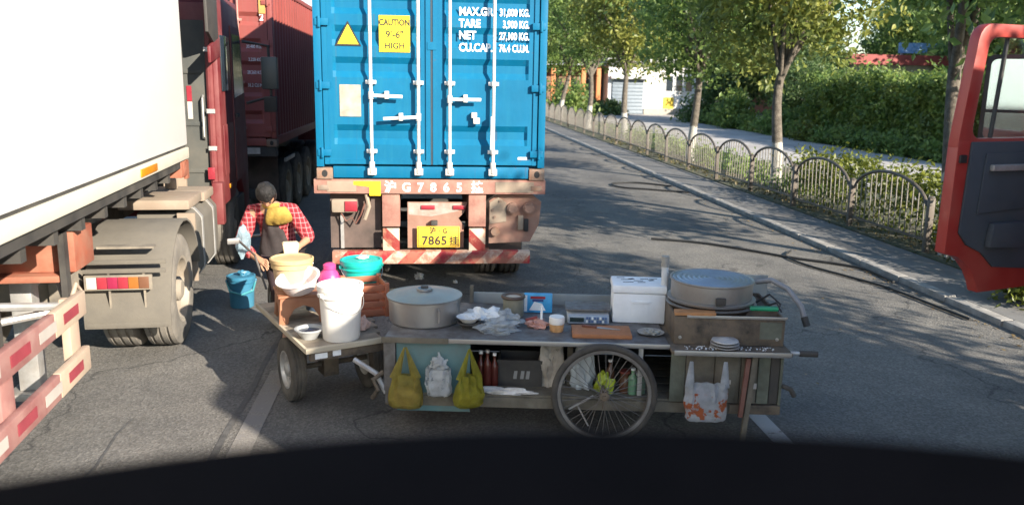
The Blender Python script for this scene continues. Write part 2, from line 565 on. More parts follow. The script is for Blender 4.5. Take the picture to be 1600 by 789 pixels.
for k in range(NB):
    t = (k+1)/(NB+1)
    top = arch_z((t-0.03)/0.94)
    bar_me.append(MB().cyl((0, 0, 0.17), (0, 0, top), 0.0115, n=6).mesh('bar', galv2))
post_me = MB().box(-0.042, 0.042, -0.042, 0.042, -0.05, 0.80).mesh('post', galv, bevel=0.005)
cap_me = MB().lathe([(0.0, 0.83), (0.022, 0.825), (0.055, 0.80), (0.055, 0.79), (0.0, 0.79)], n=12).mesh('post_cap', galv)
y0 = 11.42
for i in range(20):
    y = y0+i*PL
    p = link('post', post_me, fence, (rng.uniform(-.01, .01), y, 0), rng.uniform(-.05, .05))
    link('cap', cap_me, p)
    pa = link('arch_panel', panel_me, fence, (0, y, 0))
    pa.rotation_euler = (rng.uniform(-.008, .008), rng.uniform(-.04, .04), rng.uniform(-.012, .012))
    for k in range(NB):
        link('bar', bar_me[k], pa, (0, PL*(k+1)/(NB+1), 0))
p = link('post', post_me, fence, (0, y0+20*PL, 0))
link('cap', cap_me, p)

# a second, white low railing starting right of the last post (seen beside the red truck door)
wrail = pm('white_rail_paint', (0.62, 0.6, 0.56), 0.5, var=0.1, dirt=(0.3, 0.25, 0.2), dirt_amt=0.4)
wf = thing('white_railing', 'short white slatted railing between the grey fence end and the red truck door', 'fence', (7.42, 9.0, 0.1))
for k in range(14):
    y = 2.16-k*0.16
    BX('slat', wrail, wf, -0.02, 0.02, y-0.028, y+0.028, 0.0, 0.72+0.02*(k % 2), 0.004)
BX('rail', wrail, wf, 0.021, 0.05, 0.0, 2.22, 0.16, 0.21)
BX('rail', wrail, wf, 0.021, 0.05, 0.0, 2.22, 0.56, 0.61)

# ------------------------------------------------------------------ foliage
def leaf_cloud(mb, clumps, per, sigma, size, rg, up=0.5):
    V = mb.v; Fc = mb.f
    for (cx, cy, cz, k) in clumps:
        n = max(1, int(per*k))
        for _ in range(n):
            x = rg.gauss(0, sigma*k); y = rg.gauss(0, sigma*k); z = rg.gauss(0, sigma*k*0.75)
            nx, ny, nz = rg.gauss(0, 1), rg.gauss(0, 1), rg.gauss(up, 0.8)
            N = Vector((nx+x*1.2, ny+y*1.2, nz)).normalized()
            A = N.orthogonal().normalized()
            A.rotate(Quaternion(N, rg.uniform(0, 6.28)))
            B = N.cross(A)
            s = size*rg.uniform(0.45, 1.45)
            P = Vector((cx+x, cy+y, cz+z))
            o = len(V)
            V.append(tuple(P-A*s)); V.append(tuple(P+B*s*0.5+N*s*0.12)); V.append(tuple(P+A*s)); V.append(tuple(P-B*s*0.5+N*s*0.12))
            Fc.append((o, o+1, o+2, o+3)); mb.mi.append(0)
def fast_mesh(mb, name, mt):
    me = bpy.data.meshes.new(name)
    me.from_pydata(mb.v, [], mb.f)
    me.materials.append(mt)
    return me
bark = NT('bark')
_v = bark.coord()
_sp = bark.n('SeparateXYZ'); bark.l(_v, _sp.inputs[0])
_n = bark.noise(_v, 9, 7, 0.7)
_c = bark.ramp(_n, [(0.3, (0.06, 0.05, 0.04)), (0.7, (0.20, 0.17, 0.135))])
_lim = bark.ramp(bark.math('ADD', _sp.outputs['Z'], bark.math('MULTIPLY', _n, 0.25)), [(0.0, (1, 1, 1)), (1.0, (1, 1, 1))])
_f = bark.math('LESS_THAN', bark.math('ADD', _sp.outputs['Z'], bark.math('MULTIPLY', _n, 0.3)), 1.25)
_c = bark.mix(bark.math('MULTIPLY', _f, 0.8), _c, (0.5, 0.48, 0.43, 1))
bark.l(_c, bark.b.inputs['Base Color']); bark.b.inputs['Roughness'].default_value = 0.9
bark.bump(bark.noise(_v, 28, 6, 0.7), 0.9, 0.03)
bark = bark.m
bark_plain = pm('bark_plain', (0.12, 0.10, 0.08), 0.9, var=0.4, scale=8, bump=0.8, bscale=22)
lf_green = leaf_mat('leaf_green', (0.085, 0.155, 0.045), (0.24, 0.34, 0.10), 0.5, (0.36, 0.34, 0.08), 0.2)
lf_yellow = leaf_mat('leaf_yellow_green', (0.105, 0.15, 0.04), (0.29, 0.33, 0.09), 0.5, (0.42, 0.36, 0.06), 0.4)
lf_dark = leaf_mat('leaf_dark', (0.05, 0.105, 0.04), (0.15, 0.22, 0.075), 0.4)
lf_hedge = leaf_mat('leaf_hedge', (0.065, 0.14, 0.04), (0.23, 0.31, 0.08), 0.45, (0.32, 0.33, 0.08), 0.35)
lf_box = leaf_mat('leaf_low_hedge', (0.06, 0.085, 0.012), (0.19, 0.21, 0.03), 0.35)
lf_red = leaf_mat('leaf_red', (0.16, 0.03, 0.015), (0.45, 0.10, 0.04), 0.4)
lf_blue = leaf_mat('leaf_blue', (0.06, 0.12, 0.2), (0.25, 0.40, 0.55), 0.3)

def crown_variant(seed, rad, hh, z0, nclump, per, size, mt, sigma=0.34):
    rg = random.Random(seed)
    cl = []
    while len(cl) < nclump:
        d = Vector((rg.gauss(0, 1), rg.gauss(0, 1), rg.gauss(0, 1))).normalized()
        r = rg.random()**0.42
        lob = 1+0.28*noise.noise(d*1.7+Vector((seed*3.3, 0, 0)))
        p = Vector((d.x*rad*r*lob, d.y*rad*r*lob, z0+hh*(0.5+0.5*d.z*r*lob)))
        if noise.noise(p*0.75+Vector((seed*5.1, 2, 1))) < -0.06: continue
        cl.append((p.x, p.y, p.z, rg.uniform(0.6, 1.35)))
    mb = MB()
    leaf_cloud(mb, cl, per, sigma, size, rg)
    return fast_mesh(mb, 'crown', mt), cl
def trunk_variant(seed, r0, fork, top, cl, mt, lean=0.25, nlimb=9, sway=0.12):
    rg = random.Random(seed)
    mb = MB()
    lx, ly = rg.uniform(-lean, lean), rg.uniform(-lean, lean)
    pts = []; rs = []
    for i in range(9):
        t = i/8
        pts.append((lx*t*t+sway*math.sin(t*4+seed)*t, ly*t*t+sway*math.cos(t*3+seed)*t, -0.1+(fork+0.1)*t))
        rs.append(r0*(1.25 if i == 0 else 1.0)*(1-0.35*t))
    mb.tube(pts, rs, 12)
    f = Vector(pts[-1])
    far = sorted(cl, key=lambda c: -((c[0])**2+(c[1])**2+(c[2]-fork)**2*0.6))
    used = 0
    for c in rg.sample(far[:max(nlimb, len(far)//2)], nlimb):
        e = Vector(c[:3]); d = e-f
        st = f+Vector((0, 0, -0.25*rg.random()))
        q1 = st+d*0.35+Vector((rg.uniform(-.15, .15), rg.uniform(-.15, .15), 0.12*d.length))
        q2 = st+d*0.7+Vector((rg.uniform(-.2, .2), rg.uniform(-.2, .2), 0.10*d.length))
        rr = r0*rg.uniform(0.36, 0.6)
        mb.tube([st, q1, q2, e], [rr, rr*0.72, rr*0.42, rr*0.12], 7)
        for _ in range(3):
            b0 = q1.lerp(e, rg.uniform(0, .7)); b1 = b0+Vector((rg.gauss(0, .4), rg.gauss(0, .4), rg.gauss(.25, .3)))
            mb.tube([b0, b0.lerp(b1, .5)+Vector((0, 0, .05)), b1], [rr*0.3, rr*0.2, rr*0.06], 5)
    return mb.mesh('trunk', mt, smooth=60)

street = []
for sd_, mt_, rad_, z0_ in ((3, lf_green, 2.4, 3.0), (11, lf_yellow, 2.3, 2.6), (23, lf_green, 2.45, 2.5)):
    cm, cl = crown_variant(sd_, rad_, 5.0, z0_, 225, 62, 0.088, mt_, 0.32)
    street.append((cm, trunk_variant(sd_, 0.145, 2.7, 7, cl, bark)))
def tree(name, label, loc, var, sc=1.0, rz=0.0, group=None, zs=1.0, cat='tree'):
    t = thing(name, label, cat, loc, rz, group)
    t.scale = (sc, sc, sc*zs)
    link('trunk', var[1], t); link('crown', var[0], t)
    return t
G = 'street trees along the railing fence'
for y, v, s, rz, lab in ((12.35, 0, 1.0, 0.4, 'street tree with pale trunk just left of the red truck door'),
                         (19.0, 1, 0.98, 2.2, 'street tree with lime washed trunk behind the fence, second from the red door'),
                         (25.6, 2, 0.98, 4.0, 'forked street tree behind the fence, third from the red door'),
                         (34.5, 1, 1.02, 1.0, 'street tree behind the fence, fourth from the red door'),
                         (42.6, 0, 1.05, 3.0, 'street tree behind the fence, fifth from the red door'),
                         (51.5, 2, 1.1, 5.2, 'street tree nearest the blue container edge at the far fence end')):
    tree('street_tree', lab, (8.25, y, 0.08), street[v], s, rz, G)
# the row goes on beside and behind the camera
tree('street_tree', 'street tree beside the red box truck, out of the frame to the right', (8.35, 9.0, 0.08), street[2], 0.95, 1.7, G)
tree('street_tree', 'low street tree behind the red box truck, out of the frame', (8.6, 1.6, 0.08), street[0], 0.78, 2.9, G)

# far trees closing the view
far_v = []
for sd_, mt_ in ((41, lf_dark), (52, lf_green), (67, lf_yellow)):
    cm, cl = crown_variant(sd_, 3.6, 7.5, 1.6, 260, 55, 0.15, mt_, 0.5)
    far_v.append((cm, trunk_variant(sd_, 0.2, 2.6, 9, cl, bark_plain)))
G2 = 'background trees beyond the inner path'
far = [(19.5, 51, 0, .8, 'dark tree left of the big clipped hedge, behind the lime washed trunk'),
       (21.4, 47, 2, .68, 'yellowish tree behind the hedge, left of the sky gap'),
       (26, 58, 0, .8, 'dark tree right of the white building'),
       (20.6, 44, 0, .55, 'small dark tree just left of the clipped hedge end'),
       (19.2, 41, 0, .42, 'low dark tree at the hedge end behind the lime washed trunk'),
       (34.5, 57.5, 1, 1.0, 'fresh green tree right behind the red eaved bungalow'),
       (33.2, 51.2, 1, .62, 'small tree half covering the blue sign'),
       (30, 39, 1, 1.1, 'green tree behind the right end of the clipped hedge'),
       (36, 46, 1, 1.15, 'tall green tree behind the red roofed bungalow, right side'),
       (39, 62, 2, 1.2, 'yellowish tree behind the red roofed bungalow'),
       (24, 70, 0, 1.3, 'dark tree behind the white building, right corner'),
       (17, 74, 1, 1.3, 'green tree directly behind the white building'),
       (11, 76, 0, 1.35, 'dark tree behind the orange columns'),
       (9.5, 66, 1, .9, 'green tree left of the orange columns'),
       (4, 92, 0, 1.5, 'dark tree at the far end of the road'),
       (14, 95, 2, 1.6, 'yellowish tree at the far end behind the white building'),
       (48, 72, 0, 1.5, 'dark tree far behind the blue sign'),
       (40, 37, 1, 1.2, 'dark tree behind the red truck door window')]
for x, y, v, s, lab in far:
    tree('background_tree', lab, (x, y, -0.02), far_v[v], s, rng.uniform(0, 6), G2)

# the clipped hedge, the low hedge at the fence, loose shrubs
def hedge(name, label, boxes, mt, dens, size, cat='hedge'):
    rg = random.Random(len(boxes)*13+int(dens))
    mb = MB()
    for (x0, x1, y0, y1, z1) in boxes:
        L = y1-y0; W = x1-x0
        n = int(dens*(L*W*0.9+2*L*z1+2*W*z1))
        cl = []
        for _ in range(n):
            q = rg.random()
            x = rg.uniform(x0, x1); y = rg.uniform(y0, y1)
            h = z1*(1+0.24*noise.noise(Vector((x*0.6, y*0.6, 3)))+0.12*noise.noise(Vector((x*2.2, y*2.2, 9))))
            z = h*rg.random()**0.7
            if q < 0.36: z = h*rg.uniform(0.88, 1.0)
            elif q < 0.74: x = x0+rg.uniform(0, 0.3)+0.3*noise.noise(Vector((y*0.8, z, 0)))
            elif q < 0.9: y = y0+rg.uniform(0, 0.3)
            cl.append((x, y, z, rg.uniform(0.7, 1.2)))
        leaf_cloud(mb, cl, 9, 0.16, size, rg)
    o = link(name, fast_mesh(mb, name, mt))
    return o
hd = hedge('clipped_hedge', '', [(17.6, 21.5, 23, 38.5, 2.75)], lf_hedge, 30, 0.095)
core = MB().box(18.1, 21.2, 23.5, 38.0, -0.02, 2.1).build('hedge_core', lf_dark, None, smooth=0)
def hedge_thing(o, corebox, label, name):
    t = thing(name, label, 'hedge')
    o.name = 'foliage'; o.parent = t
    if corebox: corebox.parent = t; corebox.name = 'branches'
    return t
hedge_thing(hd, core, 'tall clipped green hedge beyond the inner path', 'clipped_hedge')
hd = hedge('low', '', [(7.85, 9.1, 8.4, 17.5, 0.93)], lf_box, 44, 0.05)
hedge_thing(hd, None, 'low yellow green hedge right behind the near fence panels', 'low_hedge')
hd = hedge('low', '', [(8.2, 9.3, 17.8, 40, 0.40)], lf_hedge, 18, 0.06)
hedge_thing(hd, None, 'low dark hedge strip behind the far fence panels', 'low_hedge')
hd = hedge('low', '', [(16.65, 17.7, 23, 50, 0.62)], lf_green, 22, 0.09)
hedge_thing(hd, None, 'low loose ground shrub row at the foot of the clipped hedge', 'low_hedge')
def shrub(label, loc, r, h, mt, seed, size=0.11, group='shrubs around the inner path'):
    rg = random.Random(seed)
    cl = []
    for _ in range(90):
        d = Vector((rg.gauss(0, 1), rg.gauss(0, 1), abs(rg.gauss(0, 1)))).normalized()*rg.random()**0.45
        cl.append((d.x*r, d.y*r, 0.1+d.z*h, rg.uniform(.6, 1.3)))
    mb = MB(); leaf_cloud(mb, cl, 30, 0.2*max(r, .6), size, rg)
    t = thing('shrub', label, 'shrub', loc, 0, group)
    link('foliage', fast_mesh(mb, 'foliage', mt), t)
    st = MB()
    for k in range(5):
        a = k*1.26
        st.tube([(0.05*math.cos(a), 0.05*math.sin(a), -0.05), (r*.3*math.cos(a), r*.3*math.sin(a), h*.4), (r*.5*math.cos(a), r*.5*math.sin(a), h*.75)], [.03, .02, .008], 6)
    st.build('stem', bark_plain, t)
shrub('rounded green shrub left of the far fence trunks', (9.4, 56, 0), 1.7, 2.6, lf_green, 5, .14)
shrub('red leaved shrub beside the red roofed bungalow', (22.2, 45.5, 0), 1.5, 4.1, lf_red, 6, .13)
shrub('loose green shrub beside the inner path, behind the lime washed trunk', (16.8, 45, 0), 1.2, 1.9, lf_hedge, 8, .12)
shrub('loose green shrub at the path bend, right of the forked tree', (17.2, 51, 0), 1.5, 2.3, lf_dark, 9, .13)
shrub('leafy shrub at the near left end of the clipped hedge', (17.2, 39.5, 0), 1.0, 1.5, lf_green, 12, .10)
shrub('yellow green spreading shrub under the hedge corner', (16.9, 35.5, 0), .8, .9, lf_box, 14, .08)
shrub('dark flower bed shrub in front of the orange columns', (12.0, 60.3, 0), 1.0, 1.0, lf_dark, 15, .12)
shrub('dark flower bed shrub right of the one before the orange columns', (13.4, 60.5, 0), .9, .9, lf_dark, 16, .12)
shrub('dry leafy weed clump under the open red truck door', (6.95, 8.7, 0.1), .42, .45, lf_box, 21, .04)
# fallen leaves and weeds under the fence: nobody could count them
mb = MB(); rg = random.Random(5)
cl = [(rg.uniform(7.25, 8.0), rg.uniform(8.5, 34), 0.125, 0.5) for _ in range(500)]
leaf_cloud(mb, cl, 8, 0.11, 0.035, rg)
o = link('ground_weeds', fast_mesh(mb, 'ground_weeds', leaf_mat('leaf_litter', (0.03, 0.05, 0.012), (0.16, 0.12, 0.05), 0.2)))
o['kind'] = 'stuff'; o['label'] = 'weeds and fallen leaves on the soil under the fence'; o['category'] = 'weeds'

mb = MB(); rg = random.Random(15)
cl = [(6.1-abs(rg.gauss(0, 0.22)), rg.uniform(6, 40), 0.006, 0.5) for _ in range(420)]+[(rg.uniform(0, 6), rg.uniform(5.5, 30), 0.006, 0.5) for _ in range(90)]
for cx, cy, cz, k_ in cl:
    for _ in range(rg.randint(1, 3)):
        x = cx+rg.gauss(0, .06); y = cy+rg.gauss(0, .06); s = rg.uniform(.008, .03); a = rg.uniform(0, 6.28)
        if x > 6.1: continue
        ca, sa_ = math.cos(a)*s, math.sin(a)*s
        o_ = len(mb.v)
        mb.v += [(x-ca, y-sa_, cz), (x+sa_*.5, y-ca*.5, cz+s*.3), (x+ca, y+sa_, cz+s*.2), (x-sa_*.5, y+ca*.5, cz+s*.1)]
        mb.f.append((o_, o_+1, o_+2, o_+3)); mb.mi.append(0)
o = link('gutter_leaves', fast_mesh(mb, 'gutter_leaves', leaf_mat('dry_leaf', (0.10, 0.06, 0.025), (0.30, 0.20, 0.09), 0.1)))
o['kind'] = 'stuff'; o['label'] = 'dry fallen leaves scattered on the road along the kerb'; o['category'] = 'leaves'

# ------------------------------------------------------------------ buildings beyond the trees
wallw = pm('white_render', (0.78, 0.76, 0.72), 0.8, var=0.06, scale=1.0, dirt=(0.5, 0.47, 0.42), dirt_amt=0.3, dirt_scale=0.7)
grey_door = pm('roller_door', (0.20, 0.24, 0.28), 0.5, var=0.1)
dark_glass = pm('dark_window', (0.03, 0.04, 0.05), 0.1, var=0.2)
frame_w = pm('window_frame_white', (0.7, 0.7, 0.68), 0.5)
yellow_p = pm('yellow_panel', (0.72, 0.5, 0.05), 0.6)
orange_p = pm('orange_column', (0.55, 0.20, 0.07), 0.6, var=0.15)
roof_grey = pm('roof_grey', (0.42, 0.42, 0.43), 0.7)
red_tile = pm('red_eave', (0.28, 0.05, 0.045), 0.6, var=0.25, scale=3)
b = thing('white_building', 'low white building with grey roller door seen between the street tree trunks', 'building', (0, 62.6, 0))
MB().box(13.6, 21.0, 0.2, 7, 0, 3.9).build('wall', wallw, b)
MB().box(13.3, 21.3, -0.5, 7.3, 3.9, 4.15).build('roof', roof_grey, b)
MB().box(13.9, 16.3, 0.1, 0.197, 0.0, 2.6).build('roller_door', grey_door, b)
for k in range(9): BX('door_slat', grey_door, b, 13.92, 16.28, 0.06, 0.098, 0.1+k*0.27, 0.3+k*0.27, 0.01)
MB().box(13.7, 16.6, -0.4, 0.195, 2.66, 2.86).build('canopy', roof_grey, b)
for k, x in enumerate((18.0, 18.75, 19.5)):
    w = BX('window', frame_w, b, x, x+0.62, 0.14, 0.197, 1.75, 3.0)
    BX('pane', dark_glass, w, x+0.06, x+0.56, 0.12, 0.139, 1.82, 2.93)
BX('painted_panel', yellow_p, b, 17.9, 18.7, 0.15, 0.197, 0.2, 1.35)
BX('plinth', pm('plinth', (0.4, 0.36, 0.3), 0.8), b, 16.4, 21.0, 0.1, 0.197, 0.0, 0.5)
b = thing('orange_column_building', 'low building with orange columns left of the white building', 'building', (0, 63, 0))
MB().box(7.0, 13.2, 1.2, 7, 0, 3.6).build('wall', pm('brown_wall', (0.2, 0.12, 0.08), 0.8), b)
MB().box(6.6, 13.4, -0.3, 7.2, 3.6, 3.9).build('roof', roof_grey, b)
for k in range(6): BX('column', orange_p, b, 7.0+k*1.15, 7.32+k*1.15, 0, 0.32, 0.0, 3.597, 0.02)
for k in range(5): BX('window', dark_glass, b, 7.5+k*1.15, 8.0+k*1.15, 1.15, 1.197, 0.6, 2.6)
b = thing('red_eaved_bungalow', 'grey bungalow with a dark red eave above the clipped hedge', 'building', (0, 50, 0))
MB().box(24.6, 33, 0.4, 6, 0, 3.75).build('wall', pm('grey_wall', (0.5, 0.5, 0.5), 0.8), b)
MB().box(24.2, 33.4, -0.4, 6.4, 3.75, 4.35).build('eave', red_tile, b)
BX('canopy', pm('dark_canopy', (0.1, 0.08, 0.075), 0.7), b, 22.6, 25.2, -0.9, 0.397, 2.75, 3.05)
BX('canopy_edge', frame_w, b, 22.5, 25.3, -0.98, -0.903, 3.0, 3.13)
for k in range(4): BX('window', dark_glass, b, 25.6+k*1.9, 26.8+k*1.9, 0.33, 0.397, 1.5, 2.9)
BX('post', frame_w, b, 22.7, 22.85, -0.85, -0.7, 0, 2.75)
b = thing('brick_house', 'tall red brick house glimpsed under the sky gap', 'building', (0, 66, 0))
MB().box(29.2, 33.0, 0, 8, 0, 7.2).build('wall', pm('red_brick', (0.24, 0.075, 0.055), 0.85, var=0.3, scale=10), b)
MB().box(28.9, 33.3, -0.3, 8.3, 7.2, 7.5).build('roof', frame_w, b)
for k in range(3): BX('window', dark_glass, b, 29.7+k*1.2, 30.4+k*1.2, -0.06, -0.003, 4.8, 6.2)
b = thing('blue_sign', 'blue sign board half hidden by leaves above the red eave', 'sign', (31.4, 52.0, 0))
BX('board', pm('sign_blue', (0.06, 0.24, 0.5), 0.5, var=0.5, scale=4, dirt=(0.5, 0.6, 0.7), dirt_amt=0.5, dirt_scale=5), b, -1.3, 1.3, 0, 0.12, 4.55, 5.2)
for x in (-1, 1): BX('support_post', roof_grey, b, x-.06, x+.06, .122, .24, 0, 5.0)
# ================================================================== VEHICLES
rubber = pm('tyre_rubber', (0.035, 0.034, 0.033), 0.85, var=0.25, scale=5, dirt=(0.17, 0.15, 0.125), dirt_amt=0.6, dirt_scale=3.5, bump=0.3, bscale=40)
rubber_dusty = pm('tyre_rubber_dusty', (0.09, 0.085, 0.078), 0.9, var=0.25, scale=4, dirt=(0.28, 0.25, 0.21), dirt_amt=0.65, dirt_scale=2.5, bump=0.3, bscale=40)
rimm = pm('wheel_rim', (0.36, 0.33, 0.28), 0.6, 0.2, var=0.2, scale=4, dirt=(0.2, 0.15, 0.1), dirt_amt=0.5, dirt_scale=4)
blackm = pm('black_frame', (0.028, 0.027, 0.027), 0.6, var=0.3, scale=4, dirt=(0.1, 0.09, 0.075), dirt_amt=0.45, dirt_scale=3)
steel = pm('galvanised_steel', (0.52, 0.52, 0.51), 0.45, 0.6, var=0.15, scale=9, dirt=(0.25, 0.2, 0.15), dirt_amt=0.35, dirt_scale=6)

def truck_wheel_mesh(r=0.52, w=0.28, rub=None):
    """tyre with grooved tread about the X axis, centred"""
    mb = MB()
    h = w/2
    prof = [(r*0.56, -h*0.86), (r*0.60, -h*0.98), (r*0.78, -h*1.04), (r*0.93, -h*0.96), (r*0.985, -h*0.84)]
    for g in (-0.5, 0.0, 0.5):
        prof += [(r, h*(g-0.10)), (r*0.972, h*(g-0.07)), (r*0.972, h*(g+0.07)), (r, h*(g+0.10))]
    prof += [(r*0.985, h*0.84), (r*0.93, h*0.96), (r*0.78, h*1.04), (r*0.60, h*0.98), (r*0.56, h*0.86)]
    mb.lathe(prof, n=44, axis='X')
    return mb.mesh('tyre', rub or rubber)
def truck_rim_mesh(r=0.52, w=0.28, side=1, mt=None):
    mb = MB(); h = w/2
    mb.lathe([(r*0.57, h*0.9), (r*0.60, h*0.98), (r*0.55, h*0.95), (r*0.5, h*0.5), (r*0.42, h*0.35), (r*0.40, h*0.1), (r*0.24, h*0.05), (r*0.22, h*0.75), (r*0.15, h*0.95), (0.0, h*0.98)], n=36, axis='X')
    mb.lathe([(r*0.57, -h*0.9), (r*0.3, -h*0.3), (0, -h*0.3)], n=28, axis='X')
    for k in range(10):
        a = 2*PI*k/10
        mb.cyl((h*0.05, r*0.32*math.cos(a), r*0.32*math.sin(a)), (h*0.28, r*0.32*math.cos(a), r*0.32*math.sin(a)), 0.018, n=6)
    if side < 0: mb.v = [(-x, y, z) for x, y, z in mb.v]
    return mb.mesh('rim', mt or rimm)
TY = truck_wheel_mesh(); TYD = truck_wheel_mesh(rub=rubber_dusty)
RIM_R = truck_rim_mesh(side=1); RIM_L = truck_rim_mesh(side=-1)
def wheel(parent, x, y, side, tyre=TY, z=0.52):
    w = link('wheel', tyre, parent, (x, y, z))
    link('rim', RIM_R if side > 0 else RIM_L, w)
    return w

# ------------------------------------------------------------------ blue container
blue = container_mat('container_blue', (0.0, 0.122, 0.242), (0.008, 0.155, 0.25))
blue.node_tree.nodes['Principled BSDF'].inputs['Specular IOR Level'].default_value = 0.25
gasket = pm('gasket_rubber', (0.03, 0.05, 0.07), 0.7)
whitep = pm('white_print', (0.8, 0.82, 0.82), 0.6, var=0.1, scale=20)
rodm = pm('lock_rod_zinc', (0.72, 0.72, 0.70), 0.45, 0.25, var=0.12, scale=8, dirt=(0.36, 0.28, 0.2), dirt_amt=0.35, dirt_scale=12)
castm = pm('corner_casting', (0.25, 0.21, 0.17), 0.7, 0.2, var=0.3, scale=10, dirt=(0.3, 0.14, 0.08), dirt_amt=0.5, dirt_scale=8)
yellowm = pm('yellow_sticker', (0.86, 0.66, 0.02), 0.5, var=0.08)
blackp = pm('black_print', (0.02, 0.02, 0.02), 0.6)
CW = 1.219
def corrugated_side(mb, x, y0, y1, z0, z1, depth, pitch=0.28):
    vs = []; y = y0; seq = []
    while y < y1:
        seq += [(y, 0), (y+pitch*0.25, 0), (y+pitch*0.5, depth), (y+pitch*0.75, depth)]
        y += pitch
    seq = [(min(a, y1), d) for a, d in seq]+[(y1, 0)]
    for a, d in seq: vs += [(x-d, a, z0), (x-d, a, z1)]
    mb.add(vs, [(2*i, 2*i+2, 2*i+3, 2*i+1) for i in range(len(seq)-1) if seq[i][0] < seq[i+1][0]-1e-6])
def container(root, L, Hh, paint, recess):
    H = Hh
    fr = MB()
    for sx in (-1, 1):
        fr.box(*sorted((sx*CW, sx*(CW-0.075))), 0.0, 0.16, 0.13, H-0.12)
        fr.box(*sorted((sx*CW, sx*(CW-0.06))), 0.16, L-0.14, 0.02, 0.16)
        fr.box(*sorted((sx*CW, sx*(CW-0.06))), 0.16, L-0.14, H-0.09, H-0.01)
        fr.box(*sorted((sx*CW, sx*(CW-0.12))), L-0.14, L, 0.12, H-0.12)
    fr.box(-CW+0.17, CW-0.17, 0.012, 0.14, 0.012, 0.135)
    fr.box(-CW+0.17, CW-0.17, 0.012, 0.14, H-0.13, H-0.005)
    fr.build('frame', paint, root, bevel=0.006)
    sd_ = MB()
    corrugated_side(sd_, CW-0.012, 0.16, L-0.14, 0.16, H-0.09, 0.034)
    corrugated_side(sd_, -CW+0.046, 0.16, L-0.14, 0.16, H-0.09, 0.034)
    sd_.build('side_wall', paint, root, smooth=0)
    MB().box(-CW+0.05, CW-0.05, 0.14, L-0.05, H-0.05, H-0.02).box(-CW+0.1, CW-0.1, L-0.12, L-0.05, 0.1, H-0.1).box(-CW+0.062, CW-0.062, 0.14, L-0.12, 0.1, 0.16).build('roof', paint, root)
    # corner castings with oval holes
    for sx in (-1, 1):
        for z in (0.0, H-0.118):
            x0, x1 = sorted((sx*CW*1.003, sx*(CW-0.165)))
            c = MB().box(x0, x1, -0.004, 0.16, z-0.002, z+0.118).build('corner_casting', castm, root, bevel=0.008)
            MB().lathe([(0.0, -0.006), (0.03, -0.006), (0.031, -0.0045)], ((x0+x1)/2, 0, z+0.058), 16, 'Y', sx=1.25).build('hole', blackp, c)
    # doors: pressed panels with horizontal recesses
    doors = []
    for sx in (-1, 1):
        a, b = (-1.135, -0.012) if sx < 0 else (0.012, 1.135)
        zs = [0.155]; off = [0.0]
        for zc in recess:
            zs += [zc-0.105, zc-0.04, zc+0.04, zc+0.105]; off += [0, 0.04, 0.04, 0]
        zs.append(H-0.15); off.append(0)
        xs = [a, a+0.105, a+0.135, b-0.135, b-0.105, b]
        k = [0, 0, 1, 1, 0, 0]
        d = MB(); vs = []
        for z, o_ in zip(zs, off):
            for x, kk in zip(xs, k): vs.append((x, 0.035+o_*kk, z))
        nx = len(xs)
        fs = [(r*nx+c, r*nx+c+1, (r+1)*nx+c+1, (r+1)*nx+c) for r in range(len(zs)-1) for c in range(nx-1)]
        d.add(vs, fs)
        d.box(a, a+0.05, 0.02, 0.08, 0.155, H-0.15); d.box(b-0.05, b, 0.02, 0.08, 0.155, H-0.15)
        d.box(a+0.052, b-0.052, 0.022, 0.034, 0.158, 0.205); d.box(a+0.052, b-0.052, 0.022, 0.034, H-0.2, H-0.153)
        d.box(a+0.01, b-0.01, 0.085, 0.11, 0.16, H-0.16)
        dd = d.build('door_panel', paint, root, smooth=20)
        doors.append(dd)
        # hinges
        for hz in (0.28, 0.98, 1.62, 2.25):
            xx = sx*1.155
            h = MB().box(*sorted((sx*1.20, sx*1.06)), -0.012, 0.0195, hz-0.035, hz+0.035)
            h.cyl((xx, -0.014, hz-0.055), (xx, -0.014, hz+0.055), 0.017, n=10)
            h.build('hinge', paint, dd, bevel=0.003)
    MB().box(-0.0105, 0.0105, 0.026, 0.06, 0.156, H-0.152).build('door_gasket', gasket, root)
    return doors
bc = thing('shipping_container', 'bright blue shipping container with white lock rods on the trailer', 'container', (0.055, 9.0, 1.425), R(-0.6))
CH = 2.896
dl, dr = container(bc, 12.19, CH, blue, (0.47, 1.17, 1.49, 1.81, 2.13, 2.45))
def rod(parent, x, mt=rodm, H=CH):
    m_ = MB().cyl((x, -0.035, 0.05), (x, -0.035, H-0.06), 0.0175, n=12)
    r_ = m_.build('lock_rod', mt, parent)
    for z in (0.10, H-0.1):
        MB().box(x-0.045, x+0.045, -0.05, 0.011, z-0.05, z+0.02).cyl((x, -0.035, z-0.03), (x, -0.035, z+0.09), 0.03, n=12).build('cam_keeper', mt, r_, bevel=0.004)
    for z in (0.30, 1.02, 1.98, 2.55):
        MB().box(x-0.055, x+0.055, -0.012, 0.019, z-0.02, z+0.02).cyl((x, -0.035, z-0.025), (x, -0.035, z+0.025), 0.027, n=12).build('rod_guide', mt, r_, bevel=0.003)
    return r_
def handle(r_, x, z, dx, droop=0.0, mt=rodm):
    m_ = MB()
    m_.obox((x, -0.055, z), (x+dx, -0.06, z-droop), 0.014, 0.034)
    m_.cyl((x, -0.035, z-0.04), (x, -0.035, z+0.04), 0.028, n=10)
    h = m_.build('handle', mt, r_, bevel=0.004)
    MB().box(x+dx*0.5-0.022, x+dx*0.5+0.022, -0.075, 0.03, z-0.03-droop*.5, z+0.05-droop*.5).build('handle_catch', mt, r_, bevel=0.006)
rA = rod(dl, -0.635); handle(rA, -0.635, 0.885, 0.33, 0.01)
rB = rod(dl, -0.14); handle(rB, -0.14, 0.665, -0.37, 0.02)
